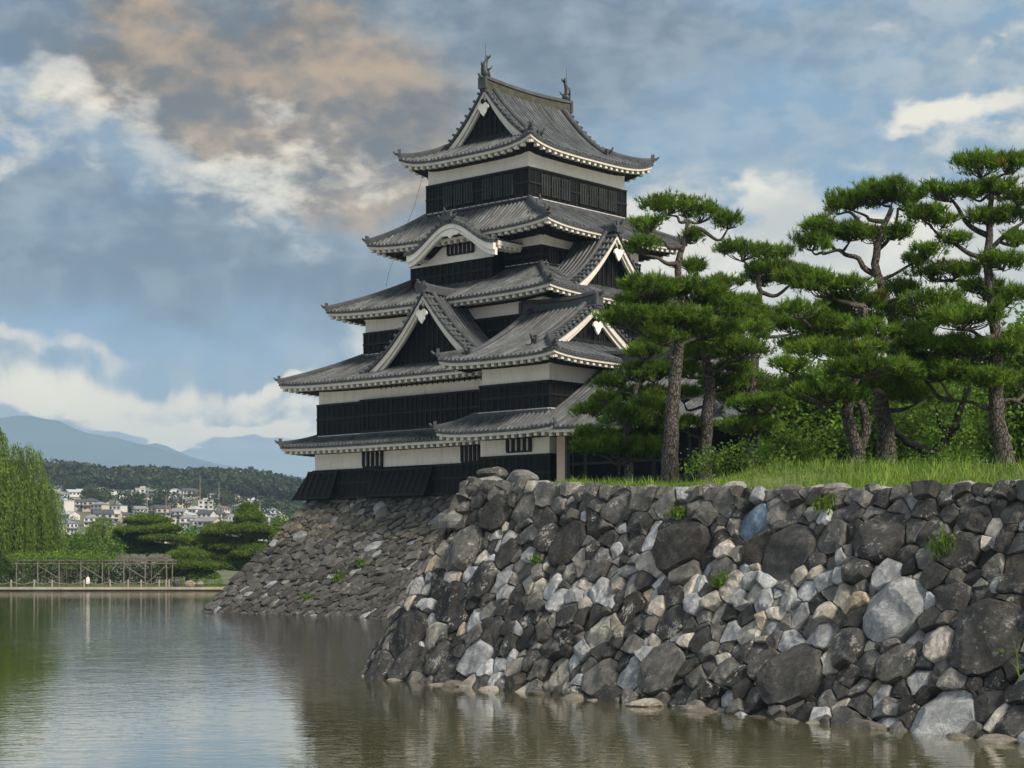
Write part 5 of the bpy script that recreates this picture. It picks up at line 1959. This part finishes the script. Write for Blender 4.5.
M['shade_leaf'] = leafmat('shaded_hedge_leaves', (0.028, 0.045, 0.014), 0.35, 0.15)  # darker green paints the shade under the trees into the hedge
M['needle_far'] = leafmat('far_pine_needles', (0.105, 0.175, 0.022), 0.35, 0.3)
far_pine('flat-layered pine with dark tiers beside the smaller willow', 218, 150, [(148, 520, 22, 6), (142, 530, 26, 6), (160, 538, 26, 6), (135, 545, 24, 6), (155, 550, 30, 7), (165, 528, 16, 5), (128, 536, 14, 5)], 53)
far_pine('round-headed pine with the highest crown beside the castle base', 206, 245, [(250, 517, 16, 9), (248, 528, 24, 9), (225, 530, 24, 9), (210, 540, 22, 8), (262, 535, 20, 9), (235, 545, 32, 10), (215, 556, 30, 10), (255, 552, 26, 11), (236, 565, 34, 10), (205, 565, 16, 8), (262, 566, 20, 8), (248, 508, 9, 6)], 54)
far_pine('low spreading pine between the trellis and the round-headed pine', 203, 186, [(188, 555, 22, 8), (178, 563, 20, 7), (196, 565, 24, 8), (184, 573, 22, 6), (203, 575, 16, 6)], 55)
b = far_base(60, 206)
broad_tree('leafy_tree', 'light green leafy tree spilling over the trellis top', b, px_clumps(206, b, [(50, 550, 14, 10), (70, 545, 16, 12), (88, 552, 16, 9), (40, 556, 14, 8), (105, 556, 12, 6), (62, 556, 18, 7), (115, 548, 10, 8)]), 56, 0.3, 520, trunk_r=0.25)
b = far_base(196, 222)
broad_tree('leafy_tree', 'pale green tree between the layered pine and the round-headed pine', b, px_clumps(222, b, [(190, 538, 14, 10), (180, 546, 14, 8), (198, 548, 12, 10), (175, 536, 9, 6)]), 57, 0.3, 520, trunk_r=0.25)
b = far_base(280, 235)
broad_tree('leafy_tree', 'low green tree half hidden by the slope of the castle base', b, px_clumps(235, b, [(274, 528, 12, 10), (282, 540, 14, 14), (268, 550, 12, 14), (285, 525, 8, 7)]), 58, 0.3, 520, trunk_r=0.25)
b = far_base(20, 215)
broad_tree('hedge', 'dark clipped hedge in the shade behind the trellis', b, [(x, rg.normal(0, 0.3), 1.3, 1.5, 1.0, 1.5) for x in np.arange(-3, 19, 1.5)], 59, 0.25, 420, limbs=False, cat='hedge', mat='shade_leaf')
for i, (px, lab) in enumerate(((8, 'clipped low bush under the large willow'), (196, 'flat clipped bush along the path end'))):
    b = far_base(px, 192.5)
    broad_tree('bush', lab, b, [(x, 0, 0.35, 0.8, 0.6, 0.45) for x in (-1.2, 0, 1.1, 2.0)], 60 + i, 0.16, 700, limbs=False, cat='bush')

# trellis
M['pole'] = surf('weathered_pole', (0.15, 0.14, 0.125), 0.9, 0.3, 3.0)
tx0, tx1 = far_base(18, 191)[0], far_base(168, 191)[0]
tre = thing('trellis', 'long weathered wooden trellis frame with crossed braces along the far path', 'trellis', (tx0, 191, FB))
NP = 8
for row, yy in enumerate((190.3, 193.3)):
    for i in range(NP):
        x = tx0 + (tx1 - tx0) * i / (NP - 1)
        m = MB()
        m.tube([(x, yy, FB - 0.1), (x + rng.normal(0, 0.03), yy, FB + 2.75)], 0.065, 6)
        m.build('post', M['pole'], tre)
m = MB()
for yy in (190.3, 193.3):
    for z in (2.45, 2.75):
        m.tube([(tx0 - 0.5, yy, FB + z), (tx1 + 0.5, yy, FB + z + 0.03)], 0.05, 6)
for x in np.linspace(tx0 - 0.3, tx1 + 0.3, 40):
    m.tube([(x, 189.9, FB + 2.84), (x + 0.05, 193.7, FB + 2.86)], 0.035, 5)
m.build('rail', M['pole'], tre)
for i in (6, 5, 3, 1):
    x0 = tx0 + (tx1 - tx0) * i / (NP - 1)
    x1 = tx0 + (tx1 - tx0) * (i + 1) / (NP - 1)
    m = MB()
    a, b_ = ((x0, FB + 0.2), (x1, FB + 2.3)) if i % 2 == 0 else ((x1, FB + 0.9), (x0, FB + 2.3))
    m.tube([(a[0], 190.25, a[1]), (b_[0], 190.25, b_[1])], 0.045, 5)
    m.build('brace', M['pole'], tre)
# dry vine on the bare end
m = MB()
r2 = np.random.default_rng(70)
for _ in range(420):
    p = np.array([r2.uniform(far_base(118, 191)[0], tx1), r2.uniform(190, 193.6), FB + 2.85 + abs(r2.normal(0, 0.22))])
    q = p + r2.normal(0, 0.5, 3) * np.array([1, 0.6, 0.35])
    m.tube([p, (p + q) / 2 + r2.normal(0, 0.08, 3), q], 0.018, 4, caps=False)
m.build('dry_vine', M['pole'], tre)
m = MB()
n = 2600
P = np.stack([r2.uniform(tx0 - 1, far_base(112, 191)[0], n), r2.uniform(189.8, 193.8, n), FB + 2.9 + np.abs(r2.normal(0, 0.35, n))], 1)
P[:500, 2] -= r2.uniform(0.2, 1.1, 500)
leaves(m, P, r2, 0.26, tone(r2, n, 1.1))
m.build('vine_leaves', M['leaf'], tre)

# chain fence on the path edge
M['post_stone'] = surf('pale_post', (0.24, 0.225, 0.20), 0.85, 0.15, 4.0)
fpx = [-26, -8, 11, 34, 52, 84, 110, 128, 141, 159, 166, 169]
fx = [far_base(p, 187.6)[0] for p in fpx]
fen = thing('chain_fence', 'low fence of pale posts and drooping chain along the water-side path', 'fence', (fx[0], 187.6, FB))
for x in fx:
    m = MB()
    m.tube([(x, 187.6, FB - 0.05), (x, 187.6, FB + 0.72), (x, 187.6, FB + 0.80)], [0.10, 0.09, 0.05], 8)
    m.build('post', M['post_stone'], fen)
m = MB()
for a, b_ in zip(fx[:-1], fx[1:]):
    f = np.linspace(0, 1, 11)
    m.tube(np.stack([a + (b_ - a) * f, np.full(11, 187.6), FB + 0.62 - 0.30 * (1 - (2 * f - 1) ** 2) * min(1, (b_ - a) / 2)], 1), 0.026, 5)
m.build('chain', M['post_stone'], fen)
sx = far_base(88, 188.4)
sg = thing('notice_post', 'short cream notice post standing behind the chain fence', 'sign', sx)
m = MB()
m.box(sx[0] - 0.06, sx[0] + 0.06, 188.36, 188.44, FB, FB + 0.5)
m.build('post', M['pole'], sg)
m = MB()
m.prism([(sx[0] - 0.17, 188.33, FB + 0.35), (sx[0] + 0.17, 188.33, FB + 0.35), (sx[0] + 0.17, 188.33, FB + 0.95), (sx[0], 188.33, FB + 1.1), (sx[0] - 0.17, 188.33, FB + 0.95)], (0, 0.14, 0))
m.build('board', M['plaster'], sg)
for px, c_, lab, wd in ((176, (0.05, 0.05, 0.055), 'dark grey stone block beside the end of the chain fence', 0.55), (190, (0.22, 0.20, 0.17), 'brown flat-topped rock at the end of the far path', 0.75), (200, (0.2, 0.19, 0.17), 'smaller brown rock touching the flat-topped one', 0.5)):
    p = far_base(px, 189.0)
    m = MB()
    blob_rock(m, p + (0, 0, 0.32), (wd, 0.5, 0.42), np.random.default_rng(px), c_, 0.3, n=7)
    o = m.build('rock', M['stone'], off=p)
    o.location = p
    tag(o, lab, 'rock')

# ================================================================== HILLSIDE TOWN
roofc = {'grey': (0.20, 0.21, 0.22), 'blue-grey': (0.15, 0.19, 0.25), 'brown': (0.16, 0.10, 0.07), 'dark': (0.06, 0.062, 0.07), 'silver': (0.40, 0.41, 0.42), 'red-brown': (0.22, 0.10, 0.07)}
wallc = {'white': (0.60, 0.59, 0.57), 'cream': (0.50, 0.45, 0.36), 'beige': (0.48, 0.41, 0.33), 'pale grey': (0.50, 0.51, 0.52)}
for k_, c_ in roofc.items():
    M['roof_' + k_] = surf('house_roof_' + k_.replace('-', '_'), c_, 0.6, 0.2, 0.8)
for k_, c_ in wallc.items():
    M['wall_' + k_] = surf('house_wall_' + k_.replace(' ', '_'), c_, 0.9, 0.08, 0.5)
M['glass'] = surf('window_glass', (0.03, 0.035, 0.045), 0.15, 0.3, 1.0, spec=0.6)


def house_data(w, d, h, rh, style, wallk, roofk):
    """meshes of one kind of house, centred on its base"""
    a = MB()
    a.box(-w / 2, w / 2, -d / 2, d / 2, -3, h)
    if style == 'gable':
        for sg_ in (-1, 1):
            a.add([(sg_ * w / 2, -d / 2, h), (sg_ * w / 2, d / 2, h), (sg_ * w / 2, 0, h + rh - 0.12)], [(0, 1, 2)])
    r = MB()
    e = 0.6
    if style == 'gable':
        for sg_ in (-1, 1):
            r.hexa([(-w / 2 - e, sg_ * (d / 2 + e), h - rh * e / (d / 2) * 0.9), (w / 2 + e, sg_ * (d / 2 + e), h - rh * e / (d / 2) * 0.9), (-w / 2 - e, 0.0, h + rh - 0.0), (w / 2 + e, 0.0, h + rh - 0.0),
                    (-w / 2 - e, sg_ * (d / 2 + e), h + 0.2 - rh * e / (d / 2) * 0.9), (w / 2 + e, sg_ * (d / 2 + e), h + 0.2 - rh * e / (d / 2) * 0.9), (-w / 2 - e, 0.0, h + rh + 0.22), (w / 2 + e, 0.0, h + rh + 0.22)])
    elif style == 'hip':
        k = min(w, d) / 2 * 0.95
        V = [(-w / 2 - e, -d / 2 - e, h), (w / 2 + e, -d / 2 - e, h), (w / 2 + e, d / 2 + e, h), (-w / 2 - e, d / 2 + e, h), (-w / 2 + k, 0, h + rh), (w / 2 - k, 0, h + rh)]
        r.add(V, [(0, 1, 5, 4), (2, 3, 4, 5), (1, 2, 5), (3, 0, 4), (3, 2, 1, 0)])
    else:
        r.box(-w / 2 - 0.25, w / 2 + 0.25, -d / 2 - 0.25, d / 2 + 0.25, h, h + 0.45)
        r.box(-w / 5, w / 6, -d / 5, d / 5, h + 0.452, h + 1.6)
    wins = []
    nfl = max(1, int(h / 2.7))
    for fl in range(nfl):
        z = 0.9 + fl * 2.8
        nw = max(2, int(w / 3))
        for q in range(nw):
            x = -w / 2 + w * (q + 0.5) / nw
            m_ = MB()
            m_.box(x - 0.8, x + 0.8, -d / 2 - 0.05, -d / 2 + 0.02, z, z + 1.3)
            m_.box(x - 0.9, x + 0.9, -d / 2 - 0.12, -d / 2 - 0.02, z - 0.12, z - 0.003, mat=1)
            wins.append(m_)
    if nfl > 1 and style != 'flat':
        r.hexa([(-w / 2, -d / 2 - 1.3, 2.75), (w / 2, -d / 2 - 1.3, 2.75), (-w / 2, -d / 2 - 0.02, 3.15), (w / 2, -d / 2 - 0.02, 3.15), (-w / 2, -d / 2 - 1.3, 2.9), (w / 2, -d / 2 - 1.3, 2.9), (-w / 2, -d / 2 - 0.02, 3.32), (w / 2, -d / 2 - 0.02, 3.32)])
    return a, r, wins


def make_house(w, d, h, rh, style, wallk, roofk):
    t = thing('house', 'house', 'house', (0, 0, 0), group='houses on the hillside')
    a, r, wins = house_data(w, d, h, rh, style, wallk, roofk)
    a.build('wall', M['wall_' + wallk], t)
    r.build('roof', M['roof_' + roofk], t)
    for m_ in wins:
        m_.build('window', [M['glass'], M['wall_' + wallk]], t)
    return t


# rows of houses measured on the photograph: (row name, depth, [(px, width m, style, walls, roof)])
ROWS = [
    ('lowest row', 520, [(66, 9, 'hip', 'white', 'blue-grey'), (84, 8, 'gable', 'beige', 'grey'), (128, 9, 'gable', 'cream', 'brown'), (147, 8, 'hip', 'beige', 'red-brown'), (176, 10, 'gable', 'white', 'silver'), (196, 8, 'hip', 'cream', 'grey'), (272, 9, 'gable', 'cream', 'grey'), (290, 9, 'flat', 'beige', 'silver'), (310, 9, 'hip', 'white', 'grey'), (104, 10, 'hip', 'white', 'silver'), (232, 9, 'gable', 'white', 'silver'), (252, 8, 'hip', 'pale grey', 'grey')]),
    ('second row uphill', 610, [(70, 9, 'gable', 'white', 'silver'), (92, 8, 'hip', 'white', 'grey'), (113, 9, 'gable', 'cream', 'silver'), (128, 7, 'hip', 'white', 'dark'), (150, 8, 'gable', 'beige', 'brown'), (168, 9, 'flat', 'white', 'silver'), (188, 10, 'hip', 'white', 'grey'), (222, 11, 'gable', 'beige', 'grey'), (240, 8, 'hip', 'white', 'blue-grey'), (258, 9, 'gable', 'white', 'silver'), (278, 8, 'hip', 'cream', 'dark'), (296, 9, 'gable', 'white', 'grey')]),
    ('third row uphill', 700, [(64, 10, 'flat', 'white', 'silver'), (80, 8, 'gable', 'pale grey', 'dark'), (100, 9, 'hip', 'cream', 'grey'), (180, 9, 'gable', 'white', 'grey'), (195, 10, 'hip', 'white', 'silver'), (215, 9, 'gable', 'white', 'dark'), (262, 10, 'hip', 'white', 'silver'), (280, 9, 'gable', 'cream', 'grey'), (298, 9, 'hip', 'pale grey', 'silver'), (118, 9, 'flat', 'white', 'grey'), (140, 8, 'gable', 'white', 'grey'), (232, 8, 'hip', 'white', 'grey'), (247, 8, 'gable', 'cream', 'silver')]),
    ('fourth row uphill', 790, [(62, 9, 'hip', 'white', 'grey'), (122, 10, 'gable', 'white', 'silver'), (184, 9, 'hip', 'cream', 'grey'), (206, 11, 'flat', 'white', 'silver'), (222, 9, 'gable', 'white', 'brown'), (240, 9, 'hip', 'pale grey', 'grey'), (256, 11, 'gable', 'white', 'silver'), (272, 9, 'hip', 'white', 'blue-grey'), (290, 9, 'gable', 'cream', 'grey'), (78, 9, 'gable', 'white', 'silver'), (94, 8, 'hip', 'beige', 'grey'), (305, 9, 'hip', 'white', 'silver')]),
    ('highest row', 880, [(143, 12, 'flat', 'white', 'silver'), (152, 8, 'gable', 'pale grey', 'grey'), (168, 12, 'gable', 'white', 'silver'), (212, 10, 'hip', 'white', 'grey'), (234, 9, 'gable', 'cream', 'dark'), (252, 11, 'hip', 'white', 'silver'), (268, 9, 'gable', 'white', 'grey'), (286, 9, 'flat', 'pale grey', 'silver')]),
]
ORD = ['first', 'second', 'third', 'fourth', 'fifth', 'sixth', 'seventh', 'eighth', 'ninth', 'tenth', 'eleventh', 'twelfth', 'thirteenth', 'fourteenth', 'fifteenth', 'sixteenth', 'seventeenth', 'eighteenth', 'nineteenth', 'twentieth', 'twenty-first', 'twenty-second', 'twenty-third', 'twenty-fourth']
protos = {}
KINDS_ = [('hip', 'white', 'grey'), ('gable', 'white', 'silver'), ('hip', 'white', 'blue-grey'), ('gable', 'cream', 'grey'), ('gable', 'beige', 'brown'), ('hip', 'pale grey', 'silver'), ('gable', 'white', 'dark'), ('flat', 'white', 'silver'), ('hip', 'cream', 'dark')]
r2 = np.random.default_rng(80)
occ = []
for rowname, Y, hs in ROWS:
    hs = list(hs)
    for q in np.arange(60, 312, 10.5):
        q += r2.uniform(-3, 3)
        if r2.random() < 0.75 and min(abs(q - g_[0]) for g_ in hs) > 6.5 and len(hs) < 24:
            hs.append((q, r2.uniform(7.5, 10.5), *KINDS_[r2.integers(len(KINDS_))]))
    hs = sorted(hs)
    for i, (px, w, style, wk, rk) in enumerate(hs):
        key = (style, wk, rk)
        if key not in protos:
            t = make_house(9.5, 8.0, 2.9 if r2.random() < 0.2 else 5.7, 2.0 if style != 'flat' else 0.4, style, wk, rk)
            protos[key] = t
        else:
            src = protos[key]
            t = src.copy()
            COL.objects.link(t)
            for ch in src.children:
                c2 = ch.copy()
                COL.objects.link(c2)
                c2.parent = t
        y = Y + r2.uniform(-22, 22)
        x = (px - 512) / FPX * y
        t.location = (x, y, float(hill_z(np.array(x), np.array(y))))
        t.rotation_euler = (0, 0, radians(r2.choice([-38, -20, 12, 30, 62, 5]) + r2.uniform(-8, 8)))
        k = w / 9.5 * 0.60
        t.scale = (k, k, k)
        t['label'] = '%s house with %s %s roof, %s from the willow in the %s' % (wk, rk, 'gabled' if style == 'gable' else ('hipped' if style == 'hip' else 'flat'), ORD[i], rowname)
        t['category'] = 'house'
        t['group'] = 'houses on the hillside'
        occ.append((x, y))

# utility poles
for px, Y, h, lab in ((147, 560, 13, 'tall grey utility pole left of a close pair of poles'), (166, 575, 12, 'left pole of the close pair on the hillside'), (170, 570, 10, 'right, shorter pole of the close pair on the hillside'), (200, 800, 15, 'utility pole high on the hill by the flat-roofed house'), (219, 800, 13, 'utility pole right of the flat-roofed house'), (260, 640, 11, 'utility pole above the round-headed pine')):
    x = (px - 512) / FPX * Y
    z = float(hill_z(np.array(x), np.array(Y)))
    t = thing('utility_pole', lab, 'utility pole', (x, Y, z), group='utility poles on the hillside')
    m = MB()
    m.tube([(x, Y, z - 1), (x, Y, z + h)], [0.2, 0.13], 7)
    m.build('shaft', M['post_stone'], t)
    m = MB()
    for q in (0.6, 1.3):
        m.box(x - 0.9, x + 0.9, Y - 0.27, Y - 0.21, z + h - q, z + h - q + 0.12)
    m.build('crossarm', M['pole'], t)

# woods on the hill: one mass
wd = MB()
r2 = np.random.default_rng(81)


def far_crown(mb, p, w, h, r2, n=90):
    """crown of one distant tree: leaf clumps on several ragged lobes, lifted on a stub of trunk"""
    k = r2.uniform(0.72, 1.22)
    tint = np.array([r2.uniform(0.85, 1.15), 1.0, r2.uniform(0.8, 1.1)])
    lobes = [(0, 0, h * 0.6, w * 0.42, h * 0.36)] + [(r2.normal(0, w * 0.26), r2.normal(0, w * 0.26), h * r2.uniform(0.42, 0.78), w * r2.uniform(0.2, 0.3), h * r2.uniform(0.15, 0.26)) for _ in range(5)]
    for dx, dy, z, rw, rh in lobes:
        m = int(n * rw / w * 2.2)
        u = r2.normal(size=(m, 3))
        u /= np.linalg.norm(u, axis=1)[:, None]
        C = np.asarray(p) + (dx, dy, z) + u * np.array([rw, rw, rh]) * r2.uniform(0.75, 1.08, (m, 1))
        leaves(mb, C, r2, w * 0.13, tone(r2, m, k, 0.2) * tint)
    mb.tube([(*np.asarray(p)[:2], p[2] - 0.5), (*np.asarray(p)[:2], p[2] + h * 0.5)], [w * 0.04, w * 0.025], 5, col=(0.6, 0.5, 0.5, 1))


def hz_(x, y):
    return float(hill_z(np.array(x), np.array(y)))


for _ in range(330):                                  # the crest
    px = r2.uniform(-20, 330)
    Y = r2.uniform(985, 1130)
    x = (px - 512) / FPX * Y
    s = r2.uniform(0.6, 1.6)
    far_crown(wd, (x, Y, hz_(x, Y) - 0.5), 14 * s, 8.5 * s, r2, 90)
for px, Y, w, n in ((50, 900, 26, 16), (75, 860, 20, 12), (160, 800, 20, 14), (140, 700, 22, 18), (160, 690, 18, 14), (246, 730, 14, 12), (105, 840, 30, 8), (195, 880, 30, 16), (50, 760, 14, 8), (210, 640, 14, 4), (280, 820, 30, 12), (235, 830, 20, 8), (90, 740, 18, 10), (290, 720, 12, 7)):
    for _ in range(n):
        p_ = px + r2.normal(0, w * 0.45)
        y = Y + r2.normal(0, 25)
        x = (p_ - 512) / FPX * y
        if min((x - ox) ** 2 + (y - oy) ** 2 for ox, oy in occ) < 49 or any(0 < oy - y < 40 and abs(x - ox) < 4 for ox, oy in occ):
            continue
        s = r2.uniform(0.7, 1.25)
        far_crown(wd, (x, y, hz_(x, y) - 0.5), 8.5 * s, 8 * s, r2, 60)
for _ in range(110):                                  # garden trees among the houses
    p_ = r2.uniform(55, 320)
    y = r2.uniform(420, 900)
    x = (p_ - 512) / FPX * y
    if min((x - ox) ** 2 + (y - oy) ** 2 for ox, oy in occ) < 36 or any(0 < oy - y < 45 and abs(x - ox) < 5 for ox, oy in occ):
        continue
    s = r2.uniform(0.4, 0.8)
    far_crown(wd, (x, y, hz_(x, y) - 0.3), 7 * s, 7 * s, r2, 50)
tag(wd.build('hill_woods', M['far_leaf']), kind='stuff')

for o in bpy.data.objects:
    if '_off' in o:
        del o['_off']
